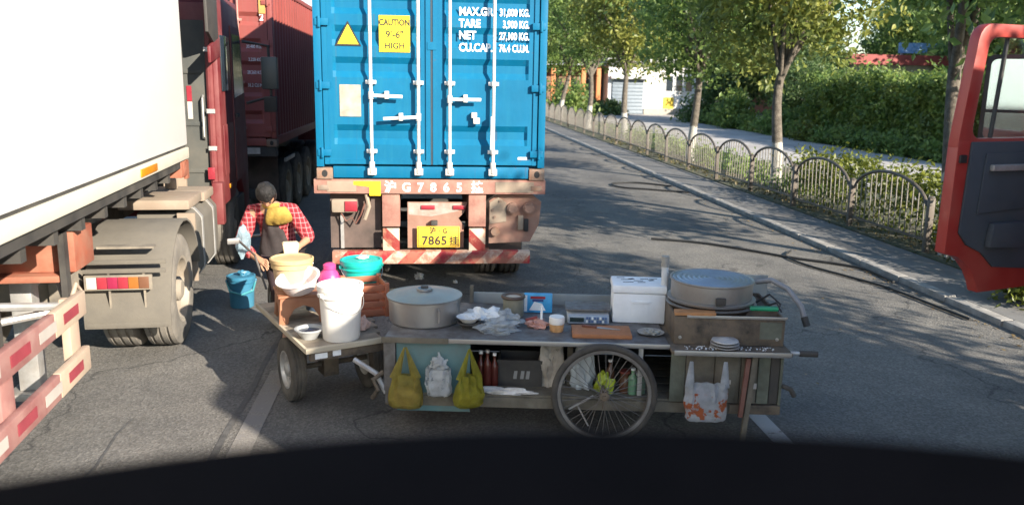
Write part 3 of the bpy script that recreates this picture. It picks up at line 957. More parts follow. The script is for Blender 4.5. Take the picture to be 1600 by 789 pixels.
rC = rod(dr, 0.19); handle(rC, 0.19, 0.855, 0.33, 0.0)
rD = rod(dr, 0.655)
MB().obox((0.635, -0.056, 0.68), (0.63, -0.058, 0.33), 0.02, 0.05, (0, 1, 0)).build('hanging_handle', rodm, rD, bevel=0.005)
MB().box(0.42, 0.48, -0.03, 0.034, 0.66, 0.72).box(0.44, 0.51, -0.035, -0.012, 0.6, 0.665).build('handle_catch', rodm, rC, bevel=0.008)
# plates and stickers
def plate(name, mt, x0, x1, z0, z1, par, d=0.03): return BX(name, mt, par, x0, x1, d-0.005, d, z0, z1)
st = plate('height_sticker', yellowm, -0.545, -0.225, 1.33, 1.70, dl)
text('CAUTION', 0.088, blackp, st, (-0.385, 0.0235, 1.60), name='lettering', align='CENTER', bold=0.003, sx=0.80)
text("9'-6\"", 0.10, blackp, st, (-0.385, 0.0235, 1.475), name='lettering', align='CENTER', bold=0.002)
text('HIGH', 0.088, blackp, st, (-0.385, 0.0235, 1.365), name='lettering', align='CENTER', bold=0.002)
def tri(name, mt, cx, z0, w, h, d, par):
    return MB().prism([(cx-w/2, z0), (cx+w/2, z0), (cx, z0+h)], lambda a, b, c: (a, c, b), d-0.004, d).build(name, mt, par)
t0 = tri('warning_triangle', blackp, -0.865, 1.385, 0.27, 0.25, 0.030, dl)
tri('triangle_face', yellowm, -0.865, 1.402, 0.215, 0.20, 0.0255, t0)
plate('approval_plate', pm('aluminium_plate', (0.42, 0.37, 0.3), 0.5, 0.3, var=0.2, scale=12), -0.965, -0.745, 0.66, 0.99, dl, 0.033)
plate('marker', whitep, 1.0-0.07, 1.0+0.03, 0.215, 0.245, dr, 0.033)
plate('seal_box', blue, -0.045, 0.05, 1.36, 1.44, dr, 0.018)
rows = [1.72, 1.60, 1.48, 1.355]
for z, s in zip(rows, ('MAX.GR.', 'TARE', 'NET', 'CU.CAP.')):
    text(s, 0.115, whitep, dr, (0.285, 0.0325, z), bold=0.004, sx=0.83)
for z, s in zip(rows, ('31,000 KG.', '3,900 KG.', '27,100 KG.', '76.4 CU.M.')):
    text(s, 0.105, whitep, dr, (1.03, 0.0325, z), bold=0.003, sx=0.66, align='RIGHT')

# ------------------------------------------------------------------ its trailer
rust = pm('rusty_red_paint', (0.27, 0.092, 0.07), 0.7, var=0.25, scale=5, dirt=(0.36, 0.23, 0.18), dirt_amt=0.75, dirt_scale=5, bump=0.25, bscale=40)
rust_d = pm('rusty_dark_red', (0.16, 0.05, 0.035), 0.75, var=0.3, scale=5, dirt=(0.2, 0.13, 0.1), dirt_amt=0.5, dirt_scale=5)
pink = pm('dusty_pink_panel', (0.26, 0.125, 0.09), 0.75, var=0.15, scale=4, dirt=(0.31, 0.21, 0.16), dirt_amt=0.6, dirt_scale=5)
beige = pm('dusty_beige', (0.30, 0.25, 0.19), 0.8, var=0.15, scale=5, dirt=(0.28, 0.2, 0.15), dirt_amt=0.5, dirt_scale=6)
flapm = pm('mud_flap_rubber', (0.06, 0.05, 0.045), 0.85, var=0.3, scale=4, dirt=(0.14, 0.10, 0.085), dirt_amt=0.7, dirt_scale=4)
bump_m = stripe_mat('bumper_warning_paint', 'c4b09e', '9a2630', 0.34, -1.0, 0.42, '9a6450')
post_m = stripe_mat('post_warning_paint', 'b8ab98', '86302b', 0.30, 1.0, 0.25, '9c7058', axis='X')
lampred = pm('red_lamp', (0.30, 0.03, 0.045), 0.3, var=0.1, coat=0.3)
tr = thing('container_trailer', 'rusty red container trailer rear with yellow number plate', 'trailer', (0.045, 9.02, 0), R(-0.6))
BX('rear_beam', rust, tr, -1.25, 1.25, 0.0, 0.22, 1.265, 1.42, 0.006)
beam = tr.children[0]
for x0, x1, mt_ in ((-1.11, -0.80, beige), (0.70, 1.12, beige)):
    BX('worn_decal', mt_, beam, x0, x1, -0.004, -0.0005, 1.285, 1.40)
MB().prism([(-0.83, 1.40), (-0.83, 1.36), (-0.66, 1.34), (-0.66, 1.245), (-0.54, 1.245), (-0.54, 1.40)], lambda a, b, c: (a, c, b), -0.006, -0.0045).build('yellow_decal', yellowm, beam)
for k, (s, x) in enumerate((('沪', -0.435), ('G', -0.265), ('7', -0.115), ('8', 0.025), ('6', 0.165), ('5', 0.305), ('挂', 0.50))):
    text(s, 0.135, whitep, beam, (x, -0.0015, 1.292), align='CENTER', bold=0.0035, sx=1.0)
for sx in (-1, 1):
    BX('twist_lock', castm, tr, sx*1.15-0.06, sx*1.15+0.06, -0.012, 0.1, 1.30, 1.36, 0.01)
    # central posts and their striped boards
    px = -0.435 if sx < 0 else 0.505
    BX('post', rust, tr, px-0.095, px+0.095, 0.03, 0.17, 0.90, 1.264, 0.006)
    BX('striped_board', post_m, tr, px-0.09, px+0.09, 0.0, 0.028, 0.585, 0.885, 0.003)
bump = MB().box(-1.07, 1.09, -0.05, 0.06, 0.50, 0.64).build('bumper', bump_m, tr, bevel=0.008)
BX('bumper_arm', rust_d, tr, -0.6, -0.5, 0.062, 0.5, 0.5, 0.62); BX('bumper_arm', rust_d, tr, 0.55, 0.65, 0.062, 0.5, 0.5, 0.62)
# plate board
pb = MB().prism([(-0.26, 0.645), (0.36, 0.645), (0.36, 0.90), (0.30, 0.98), (0.36, 1.04), (0.40, 1.16), (-0.26, 1.16)], lambda a, b, c: (a, c, b), 0.12, 0.135).build('plate_board', pink, tr)
MB().prism([(-0.25, 1.02), (0.0, 1.0), (0.3, 1.06), (0.33, 1.15), (-0.25, 1.15)], lambda a, b, c: (a, c, b), 0.1165, 0.119).build('white_patch', pm('worn_white', (0.42, 0.36, 0.32), 0.7, var=0.15, dirt=(0.34, 0.19, 0.15), dirt_amt=0.6, dirt_scale=9), pb)
BX('lamp', lampred, pb, -0.11, 0.04, 0.1, 0.1155, 1.08, 1.125, 0.005); BX('lamp', lampred, pb, 0.24, 0.38, 0.1, 0.1155, 1.08, 1.125, 0.005)
npm = pm('number_plate_yellow', (0.80, 0.50, 0.04), 0.5, var=0.1)
npl = BX('number_plate', npm, pb, -0.155, 0.315, 0.05, 0.062, 0.665, 0.90, 0.004)
rim_ = MB().ring([(-0.145, 0.675), (0.305, 0.675), (0.305, 0.89), (-0.145, 0.89)], [(-0.139, 0.681), (0.299, 0.681), (0.299, 0.884), (-0.139, 0.884)], lambda a, b, c: (a, c, b), 0.0485, 0.0498).build('plate_border', blackp, npl)
text('沪 · G', 0.07, blackp, npl, (0.08, 0.049, 0.825), align='CENTER', bold=0.002, spacing=1.1)
text('7865', 0.135, blackp, npl, (0.035, 0.049, 0.695), align='CENTER', bold=0.003, spacing=1.05)
text('挂', 0.105, blackp, npl, (0.25, 0.049, 0.70), align='CENTER', bold=0.002)
BX('plate_bracket', blackm, pb, 0.0, 0.07, 0.045, 0.116, 0.905, 0.96, 0.006)
# left: dark flap and lamp cluster
BX('mud_flap', flapm, tr, -1.10, -0.55, 0.14, 0.155, 0.645, 1.262)
lc = BX('lamp_cluster', beige, tr, -1.075, -0.80, 0.02, 0.10, 1.05, 1.20, 0.03)
BX('lamp', lampred, lc, -0.93, -0.80+0.005, 0.008, 0.019, 1.07, 1.18, 0.005)
MB().tube([(-0.98, 0.06, 1.05), (-0.92, 0.03, 0.96), (-0.86, 0.04, 1.0), (-0.82, 0.05, 0.93), (-0.76, 0.04, 1.03), (-0.70, 0.06, 1.2)], 0.009, 6).build('cable', rust_d, tr)
MB().tube([(-0.70, 0.05, 1.25), (-0.67, 0.03, 1.12), (-0.72, 0.03, 0.98)], 0.022, 8).build('hose', beige, tr)
BX('bracket_strip', steel, tr, -0.99, -0.955, 0.11, 0.138, 0.645, 1.04)
# right: dusty panel with round lamps
rp = MB().prism([(0.64, 0.70), (1.10, 0.72), (1.20, 0.92), (1.22, 1.17), (1.12, 1.25), (0.75, 1.25), (0.64, 1.18)], lambda a, b, c: (a, c, b), 0.10, 0.125).build('rear_panel', pink, tr)
MB().prism([(0.645, 0.92), (0.83, 0.95), (0.83, 1.16), (0.74, 1.22), (0.645, 1.16)], lambda a, b, c: (a, c, b), 0.085, 0.0985).build('side_bracket', beige, rp)
for x, z, r in ((0.90, 1.10, 0.062), (1.08, 1.10, 0.065)):
    MB().lathe([(0.0, 0.04), (r*0.75, 0.035), (r*0.8, 0.05), (r, 0.05), (r, 0.0985)], (x, 0, z), 20, 'Y').build('round_lamp', pink, rp)
BX('latch', beige, rp, 0.96, 1.02, 0.06, 0.0985, 0.86, 1.02, 0.008); BX('latch', blackp, rp, 1.03, 1.08, 0.075, 0.0985, 0.84, 0.98, 0.008)
MB().lathe([(0, 0.05), (0.05, 0.05), (0.05, 0.0985)], (0.71, 0, 0.84), 14, 'Y').build('bolt_plate', castm, rp)
for k, (x, z) in enumerate(((0.68, 1.08), (0.70, 1.0), (0.76, 1.18))):
    MB().lathe([(0, 0.07), (0.014, 0.07), (0.014, 0.0845)], (x, 0, z), 8, 'Y').build('bolt', castm, rp)
# chassis, axles, wheels
ch = MB()
for sx in (-1, 1): ch.box(sx*0.46-0.06, sx*0.46+0.06, 0.23, 11.8, 0.95, 1.4)
for y in (1.0, 3.5, 6.0, 8.5, 11.0): ch.box(-1.2, 1.2, y, y+0.14, 1.28, 1.405)
ch.build('chassis', rust_d, tr)
for y in (1.75, 3.05, 4.35):
    MB().cyl((-1.0, y, 0.52), (1.0, y, 0.52), 0.075, n=10).build('axle', blackm, tr)
    for sx in (-1, 1):
        wheel(tr, sx*1.0, y, sx); wheel(tr, sx*0.68, y, -sx)
BX('mud_flap', flapm, tr, 0.58, 1.1, 1.02, 1.035, 0.4, 1.25)

# ------------------------------------------------------------------ white box trailer at the left
RZ = R(4.1)
white = pm('white_grp', (0.80, 0.79, 0.75), 0.35, var=0.03, scale=1.2, dirt=(0.62, 0.6, 0.54), dirt_amt=0.2, dirt_scale=1.2)
cream = pm('cream_rail', (0.72, 0.68, 0.56), 0.45, var=0.06, dirt=(0.5, 0.44, 0.34), dirt_amt=0.3)
amber = pm('amber_reflector', (0.6, 0.22, 0.01), 0.35, var=0.15, scale=20)
guard_m = stripe_mat('guard_tape', 'd8c8b0', 'b2303a', 0.9, 0.0, 0.2, 'd0b498', axis='Y')
guard_w = pm('guard_cream_paint', (0.42, 0.35, 0.26), 0.6, var=0.1, dirt=(0.5, 0.32, 0.25), dirt_amt=0.4, dirt_scale=4)
guard_r = pm('guard_pink_paint', (0.33, 0.13, 0.12), 0.6, var=0.15, scale=4, dirt=(0.4, 0.26, 0.22), dirt_amt=0.5, dirt_scale=4)
tape_r = pm('tape_red', (0.30, 0.05, 0.065), 0.4, var=0.15); tape_w = pm('tape_white', (0.46, 0.42, 0.38), 0.4, var=0.08)
wt = thing('box_trailer', 'overexposed white box trailer with red and white side guard', 'trailer', (-2.52, 9.2, 0), RZ)
MB().box(-2.50, -0.012, -12.6, 0, 1.76, 4.15).build('box_wall', white, wt, bevel=0.02)
MB().box(-2.49, 0.0, -12.58, -0.005, 1.62, 1.735).build('bottom_rail', cream, wt, bevel=0.01)
MB().box(-2.48, -0.03, -12.57, -0.015, 1.735, 1.76).build('rail_groove', blackm, wt)
for y in (-2.0, -6.0, -10.0): BX('marker', amber, wt, 0.0015, 0.012, y, y+0.55, 1.645, 1.71, 0.003)
MB().box(-2.3, -0.03, -12.4, -0.02, 1.54, 1.618).build('floor_frame', blackm, wt)
cb = MB()
for k in range(24): cb.box(-2.4, -0.06, -12.2+k*0.52, -12.12+k*0.52, 1.44, 1.538)
cb.build('cross_members', blackm, wt)
MB().box(-1.75, -1.6, -12, -0.4, 1.05, 1.438).box(-0.9, -0.75, -12, -0.4, 1.05, 1.438).build('chassis_rail', rust_d, wt)
orange_s = pm('orange_primer', (0.3, 0.075, 0.04), 0.6, var=0.2, scale=5, dirt=(0.32, 0.17, 0.11), dirt_amt=0.5, dirt_scale=6)
MB().box(-0.32, -0.02, -0.32, -0.06, 1.44, 1.60).box(-0.06, -0.02, -0.06, 0.05, 1.40, 1.6).build('front_bracket', orange_s, wt, bevel=0.01)
MB().box(-0.8, -0.12, -3.35, -2.95, 1.15, 1.43).box(-0.75, -0.2, -3.45, -2.85, 1.1, 1.148).build('leg_bracket', orange_s, wt, bevel=0.012)
for x in (-0.55, -1.95):
    MB().box(x-0.07, x+0.07, -3.2, -3.06, 0.25, 1.14).box(x-0.14, x+0.14, -3.28, -2.98, 0.2, 0.25).build('landing_leg', steel, wt, bevel=0.008)
MB().tube([(-0.55, -3.1, 0.95), (-0.3, -2.55, 1.3)], 0.025, 8).tube([(-0.3, -3.25, 1.2), (-0.18, -3.42, 0.98)], 0.03, 8).build('brace', steel, wt)
MB().tube([(-0.2, -3.5, 0.95), (-0.9, -4.4, 1.2)], 0.028, 8).tube([(-0.2, -3.5, 0.92), (-1.0, -3.9, 0.85)], 0.028, 8).tube([(-0.25, -4.6, 0.55), (-1.1, -4.0, 1.1)], 0.035, 8).build('guard_brace', steel, wt)
# the side guard: two rails, posts, tapes
for zz, nm in ((0.93, 'guard_rail'), (0.53, 'guard_rail')):
    g = BX(nm, guard_w, wt, -0.14, -0.09, -3.9, -3.31, zz-0.085, zz+0.085, 0.012)
    BX('rail_section', guard_r, g, -0.139, -0.091, -9.5, -3.905, zz-0.083, zz+0.083, 0.01)
    for k in range(8):
        y = -3.62-k*0.42
        BX('reflective_tape', tape_r if k % 2 == 0 else tape_w, g, -0.0885, -0.086, y-0.14, y+0.14, zz-0.035, zz+0.035)
for y in (-3.42, -4.55, -6.4, -8.4):
    BX('guard_post', guard_w if y > -4 else guard_r, wt, -0.20, -0.142, y-0.09, y+0.09, 0.45, 1.0, 0.008)
    BX('guard_hanger', blackm, wt, -0.19, -0.15, y-0.04, y+0.04, 1.001, 1.44)
MB().tube([(-0.14, -3.42, 1.0), (-0.14, -3.33, 1.06), (-0.14, -3.25, 1.0), (-0.14, -3.28, 0.9)], 0.014, 8).build('guard_hook', guard_w, wt)
for y in (-9.6, -10.9):
    for x in (-0.3, -0.64, -1.86, -2.2): wheel(wt, x, y, 1 if x > -1 else -1)
MB().lathe([(0, -0.3), (0.18, -0.3), (0.2, -0.27), (0.2, 0.27), (0.18, 0.3), (0, 0.3)], (-0.55, -4.6, 0.62), 18, 'Y').build('air_tank', rimm, wt)

# ------------------------------------------------------------------ its tractor
dust = pm('dusty_grey_plastic', (0.115, 0.105, 0.09), 0.85, var=0.12, scale=3, dirt=(0.15, 0.135, 0.11), dirt_amt=0.6, dirt_scale=3, bump=0.15)
dust_d = pm('dusty_dark_frame', (0.13, 0.115, 0.1), 0.85, var=0.25, scale=4, dirt=(0.3, 0.26, 0.2), dirt_amt=0.6, dirt_scale=4)
cabred = pm('tractor_red', (0.15, 0.016, 0.02), 0.45, var=0.15, scale=3, dirt=(0.2, 0.08, 0.07), dirt_amt=0.4, dirt_scale=3)
cabgrey = pm('cab_back_grey', (0.045, 0.052, 0.05), 0.7, var=0.2, scale=3, dirt=(0.13, 0.12, 0.1), dirt_amt=0.5, dirt_scale=2)
tk = thing('tractor_truck', 'red tractor truck with dusty rear mudguard pulling the white box trailer', 'truck', (-3.40, 7.75, 0), RZ)
for sx in (-1, 1):
    wheel(tk, sx*0.98, 0.05, sx, TYD); wheel(tk, sx*0.64, 0.05, -sx, TYD)
    wheel(tk, sx*0.98, 3.55, sx, TYD)
    # mudguard: shell over the wheel with a hanging rear flap
    x0, x1 = sorted((sx*0.46, sx*1.16))
    prof = []
    for k in range(13):
        a = R(12+k*(168-12)/12)
        prof.append((0.05+0.66*math.cos(a), 0.50+0.66*math.sin(a)))
    prof += [(-0.66, 0.52), (-0.66, 0.36)]
    def off(i):
        y, z = prof[i]; a = prof[max(i-1, 0)]; b_ = prof[min(i+1, len(prof)-1)]
        t = Vector((b_[0]-a[0], b_[1]-a[1])).normalized()
        return (y-t.y*-0.022, z+t.x*-0.022)
    inn = [off(i) for i in range(len(prof))]
    mg = MB(); k = len(prof)
    vs = []
    for x in (x0, x1):
        vs += [(x, y, z) for y, z in prof]+[(x, y, z) for y, z in inn]
    fs = []
    for i in range(k-1):
        fs += [(i, i+1, 2*k+i+1, 2*k+i), (k+i, 3*k+i, 3*k+i+1, k+i+1), (i, k+i, k+i+1, i+1), (2*k+i, 2*k+i+1, 3*k+i+1, 3*k+i)]
    fs += [(0, 2*k, 3*k, k), (k-1, 2*k-1, 4*k-1, 3*k-1)]
    mg.add(vs, fs)
    mgo = mg.build('mudguard', dust, tk, smooth=40, bevel=0.004)
    # side lip, ribs and trays
    lip = MB()
    xo = sx*1.16
    lip.ring([(y, z) for y, z in prof]+[(-0.60, 0.36)]+[(0.05+0.56*math.cos(R(168-k2*13)), 0.5+0.56*math.sin(R(168-k2*13))) for k2 in range(13)],
             [(y*0.999, z*0.999) for y, z in prof]+[(-0.60, 0.36)]+[(0.05+0.56*math.cos(R(168-k2*13)), 0.5+0.56*math.sin(R(168-k2*13))) for k2 in range(13)], lambda a, b, c: (c, a, b), xo-0.012*sx, xo)
    for q in ((-0.675, 0.39), (-0.675, 0.86), (-0.64, 0.93)):
        MB().obox((x0+0.02, q[0], q[1]), (x1-0.02, q[0], q[1]), 0.02, 0.035).build('rib', dust, mgo, bevel=0.004)
    for xx in (x0+0.22, x1-0.2):
        MB().box(xx-0.008, xx+0.008, -0.674, -0.6605, 0.42, 0.84).build('flap_joint', dust_d, mgo)
    MB().box(x0+0.12, x1-0.12, -0.60, -0.50, 1.035, 1.055).build('step_ridge', dust_d, mgo)
    lpn = BX('tail_lamp', dust_d, mgo, x0+0.03, x1-0.13, -0.70, -0.662, 0.70, 0.83, 0.008)
    ws = (x1-x0-0.2)/6
    for k2, mt_ in enumerate((tape_w, lampred, pm('lamp_dark_red', (0.28, 0.02, 0.06), 0.35), lampred, pm('lamp_orange', (0.34, 0.12, 0.025), 0.35), pm('lamp_brown', (0.17, 0.075, 0.04), 0.5))):
        BX('lens', mt_, lpn, x0+0.05+k2*ws, x0+0.05+(k2+0.96)*ws, -0.708, -0.7005, 0.715, 0.815, 0.003)
MB().box(-0.42, -0.32, -1.0, 5.2, 0.62, 0.92).box(0.32, 0.42, -1.0, 5.2, 0.62, 0.92).box(-0.32, 0.32, -0.95, -0.85, 0.65, 0.9).build('chassis', dust_d, tk, bevel=0.006)
MB().cyl((-0.9, 0.05, 0.52), (0.9, 0.05, 0.52), 0.10, n=10).build('axle', dust_d, tk)
MB().lathe([(0, 1.12), (0.36, 1.12), (0.42, 1.16), (0.42, 1.22), (0.1, 1.22), (0.0, 1.21)], (0, 0.1, 0), 26).build('fifth_wheel', dust_d, tk)
tank = MB()
tp = [(-0.28, 0.40), (0.22, 0.40), (0.30, 0.50), (0.30, 1.02), (0.22, 1.12), (-0.28, 1.12)]
tank.prism(tp, lambda a, b, c: (0.82+a, c, b), 0.85, 2.05)
tko = tank.build('fuel_tank', dust, tk, bevel=0.03)
for y in (1.1, 1.75):
    MB().ring([(a*1.03, 0.76+(b-0.76)*1.03) for a, b in tp], [(a*0.99, 0.76+(b-0.76)*0.99) for a, b in tp], lambda a, b, c: (0.82+a, c, b), y, y+0.06).build('strap', steel, tko)
MB().box(0.4, 1.08, 0.72, 1.4, 1.16, 1.26).box(0.5, 1.1, 1.45, 2.0, 1.14, 1.24).cyl((0.7, 1.75, 1.24), (0.7, 1.75, 1.36), 0.07, n=12).build('deck_plate', beige, tk, bevel=0.02)
MB().tube([(0.2, 1.9, 1.9), (0.15, 1.5, 1.35), (0.3, 1.1, 1.25), (0.25, 0.5, 1.3)], 0.022, 8).tube([(0.35, 1.9, 1.8), (0.4, 1.4, 1.4), (0.6, 1.0, 1.32), (0.3, 0.6, 1.35)], 0.02, 8).build('air_hose', blackm, tk)
MB().box(0.55, 0.8, 2.05, 2.1, 1.0, 1.5).build('stay', beige, tk)
MB().box(0.95, 1.12, 0.76, 0.80, 0.42, 1.12).build('stay', beige, tk)
# cab: body, back panel, side fairing, roof deflector, door, mirror
yb, yf = 2.40, 4.40
side = [(yb, 0.95), (yb, 3.30), (yb+0.25, 3.42), (yf-0.35, 3.42), (yf-0.05, 2.95), (yf+0.12, 1.8), (yf+0.12, 0.55), (yf-0.3, 0.55), (yf-0.35, 0.9), (yf-0.55, 1.1), (yf-0.95, 1.1), (yf-1.15, 0.95)]
MB().prism(side, lambda a, b, c: (c, a, b), -1.16, 1.16).build('cab_shell', cabred, tk, bevel=0.04)
MB().box(-1.06, 1.04, yb-0.03, yb-0.003, 1.0, 3.1).build('back_panel', cabgrey, tk, bevel=0.01)
for z in (1.35, 1.9, 2.5): BX('back_rib', cabgrey, tk, -1.0, 0.98, yb-0.045, yb-0.031, z, z+0.05, 0.005)
lb = BX('reflector_strip', tape_w, tk, 0.80, 0.855, yb-0.038, yb-0.0305, 1.98, 2.18); BX('reflector_red', lampred, lb, 0.80, 0.855, yb-0.038, yb-0.0305, 2.185, 2.36)
BX('reflector_strip', tape_w, tk, 0.55, 0.74, yb-0.038, yb-0.0305, 2.48, 2.53)
MB().tube([(1.06, yb-0.05, 1.0), (1.07, yb-0.05, 2.6), (1.08, yb-0.05, 3.2)], 0.045, 10).build('corner_pillar', cabred, tk)
MB().prism([(0.98, 0.75), (1.17, 0.75), (1.17, 1.25), (1.05, 1.25)], lambda a, b, c: (a, c, b), yb-0.2, yb-0.04).build('side_skirt', cabred, tk, bevel=0.02)
# black roof deflector sweeping forward
MB().prism([(yb+0.1, 3.43), (yb+0.0, 4.0), (yb+0.55, 4.05), (yf-0.4, 3.55), (yf-0.4, 3.43)], lambda a, b, c: (c, a, b), -1.1, 1.1).build('roof_deflector', pm('deflector_dark', (0.05, 0.045, 0.04), 0.6, var=0.2), tk, bevel=0.03)
MB().prism([(yb-0.55, 2.95), (yb-0.6, 4.05), (yb+0.1, 4.05), (yb+0.1, 2.75)], lambda a, b, c: (c, a, b), 1.13, 1.165).build('side_deflector', pm('side_deflector_dark', (0.06, 0.055, 0.05), 0.6, var=0.2), tk, bevel=0.01)
MB().prism([(yb-0.5, 2.62), (yb-0.5, 2.8), (yb+0.3, 2.95), (yb+0.3, 2.72)], lambda a, b, c: (c, a, b), 1.135, 1.17).build('side_trim', cabred, tk, bevel=0.01)
dpo = MB().prism([(yb+0.95, 1.15), (yb+0.95, 3.1), (yf-0.3, 3.1), (yf-0.05, 2.3), (yf+0.0, 1.2)], lambda a, b, c: (c, a, b), 1.162, 1.175).build('door', cabred, tk)
MB().prism([(yb+1.02, 2.2), (yb+1.02, 3.0), (yf-0.35, 3.0), (yf-0.12, 2.25)], lambda a, b, c: (c, a, b), 1.1755, 1.18).build('door_glass', dark_glass, dpo)
BX('door_handle', blackm, dpo, 1.1755, 1.2, yb+1.05, yb+1.25, 1.95, 2.0, 0.006)
mr = MB().tube([(1.16, yf+0.05, 2.95), (1.5, yf+0.15, 2.9), (1.52, yf+0.15, 2.2), (1.18, yf+0.1, 2.1)], 0.022, 8).build('mirror_arm', blackm, tk)
MB().box(1.40, 1.62, yf+0.08, yf+0.2, 2.3, 2.75).build('mirror', pm('mirror_housing', (0.06, 0.075, 0.075), 0.4), mr, bevel=0.02)
MB().box(1.42, 1.60, yf+0.08, yf+0.18, 1.98, 2.2).build('wide_mirror', blackm, mr, bevel=0.02)
MB().box(-0.55, 0.35, yb-0.036, yb-0.0305, 2.35, 2.85).build('rear_window', dark_glass, tk, bevel=0.01)
MB().tube([(0.62, yb-0.09, 1.2), (0.62, yb-0.09, 2.9), (0.7, yb-0.09, 3.25)], 0.055, 10).build('air_intake', cabgrey, tk)
MB().tube([(0.98, yb-0.045, 1.75), (0.98, yb-0.1, 1.78), (0.98, yb-0.1, 2.22), (0.98, yb-0.045, 2.25)], 0.013, 8).build('grab_handle', steel, tk)
for q, (mt_, z_) in enumerate(((lampred, 1.55), (yellowm, 1.47))):
    MB().tube([(0.1+0.05*math.cos(k*0.9), yb-0.13-0.05*math.sin(k*0.9), z_+0.03-0.011*k) for k in range(40)], 0.011, 6).build('coiled_hose', mt_, tk, smooth=60)
BX('corner_lamp', lampred, tk, 1.0, 1.08, yb-0.12, yb-0.102, 1.28, 1.42, 0.006)
for z_ in (1.62, 2.05, 2.75): BX('pillar_clip', steel, tk, 1.02, 1.115, yb-0.1, yb-0.096, z_, z_+0.05)
MB().box(1.163, 1.172, yb+0.1, yb+0.85, 1.3, 1.9).build('locker_door', cabred, tk, bevel=0.004)
MB().box(1.163, 1.175, yb+0.15, yb+0.8, 2.3, 2.95).build('side_window', dark_glass, tk, bevel=0.01)
BX('side_marker', amber, tk, 1.163, 1.176, yb+0.35, yb+0.5, 1.12, 1.17, 0.004)
MB().box(0.85, 1.15, yf-0.9, yf-0.2, 0.5, 0.9).build('step_well', blackm, tk, bevel=0.02)

# ------------------------------------------------------------------ dark red container truck ahead in the left lane
dred = container_mat('container_dark_red', (0.26, 0.062, 0.052), (0.22, 0.09, 0.075))
rc = thing('shipping_container', 'dark red shipping container half in shadow behind the red tractor cab', 'container', (-3.64, 13.9, 1.36))
rl, rr_ = container(rc, 6.06, 2.59, dred, (0.47, 0.9, 1.25, 1.6, 2.0))
for par, x in ((rl, -0.635), (rl, -0.14), (rr_, 0.19), (rr_, 0.70)):
    q = rod(par, x, pm('rod_dull', (0.4, 0.2, 0.17), 0.5, 0.2), 2.59)
    handle(q, x, 0.8, 0.3 if x in (-0.635, 0.19) else -0.3)
text('115360', 0.15, whitep, rr_, (0.27, 0.029, 1.98), bold=0.003, sx=0.85); text('2', 0.15, whitep, rr_, (1.02, 0.029, 1.98), bold=0.004)
text('22G1', 0.15, whitep, rr_, (0.27, 0.029, 1.79), bold=0.003, sx=0.85)
for k, s in enumerate(('MAX.GR.', 'TARE', 'NET', 'CU.CAP.')):
    text(s, 0.09, whitep, rr_, (0.30, 0.029, 1.55-k*0.2), bold=0.002, sx=0.85)
    text('30,480 KG.' if k == 0 else ('2,220 KG.' if k == 1 else ('28,260 KG.' if k == 2 else '33.2 CU.M.')), 0.075, whitep, rr_, (1.04, 0.029, 1.55-k*0.2), align='RIGHT', sx=0.7)
tri('warning_triangle', yellowm, -0.3, 2.18, 0.3, 0.28, 0.03, rl)
plate('lock_cover', pm('ochre_plate', (0.5, 0.28, 0.08), 0.6), 1.02, 1.12, 2.08, 2.38, rr_, 0.012)
rt = thing('container_trailer', 'dark trailer under the dark red container', 'trailer', (-3.64, 13.92, 0))
MB().box(-1.2, 1.2, 0, 0.2, 1.2, 1.355).box(-0.5, -0.38, 0.2, 9, 0.95, 1.355).box(0.38, 0.5, 0.2, 9, 0.95, 1.355).build('chassis', blackm, rt)
BX('bumper', blackm, rt, -1.1, 1.1, 0.05, 0.15, 0.5, 0.65, 0.01)
BX('mud_flap', flapm, rt, 0.55, 1.1, 0.7, 0.715, 0.4, 1.15); BX('mud_flap', flapm, rt, -1.1, -0.55, 0.7, 0.715, 0.4, 1.15)
BX('reflector', tape_w, rt, 0.5, 0.95, -0.006, -0.001, 1.24, 1.28); BX('reflector', steel, rt, 0.75, 0.95, -0.02, -0.0065, 1.24, 1.34)
for y in (1.5, 2.8, 4.1):
    for sx in (-1, 1): wheel(rt, sx*1.0, y, sx); wheel(rt, sx*0.68, y, -sx)
BX('side_lamp_rail', steel, rt, 1.12, 1.16, 1.2, 2.2, 1.0, 1.06)
tk2 = thing('tractor_truck', 'tractor cab far ahead in front of the dark red container', 'truck', (-3.64, 21.0, 0))
MB().prism([(0, 0.95), (0, 3.1), (1.7, 3.1), (2.0, 1.8), (2.0, 0.6), (1.2, 0.6), (0.6, 0.95)], lambda a, b, c: (c, a, b), -1.15, 1.15).build('cab_shell', cabred, tk2, bevel=0.04)
MB().box(-0.45, 0.45, -2.2, 1.9, 0.6, 0.9).build('chassis', blackm, tk2)
for sx in (-1, 1):
    wheel(tk2, sx*0.98, 1.0, sx); wheel(tk2, sx*0.98, -1.2, sx); wheel(tk2, sx*0.66, -1.2, -sx)

# ------------------------------------------------------------------ red box truck with its door open at the right
redp = pm('truck_red', (0.35, 0.030, 0.024), 0.4, var=0.1, scale=3, dirt=(0.3, 0.09, 0.06), dirt_amt=0.35, dirt_scale=3, coat=0.2)
trimg = pm('door_trim_grey', (0.04, 0.05, 0.065), 0.7, var=0.15, scale=5, dirt=(0.075, 0.08, 0.085), dirt_amt=0.5, dirt_scale=4)
bt = thing('box_truck', 'red truck at the right edge with its near door swung open', 'truck', (5.14, 2.85, 0))
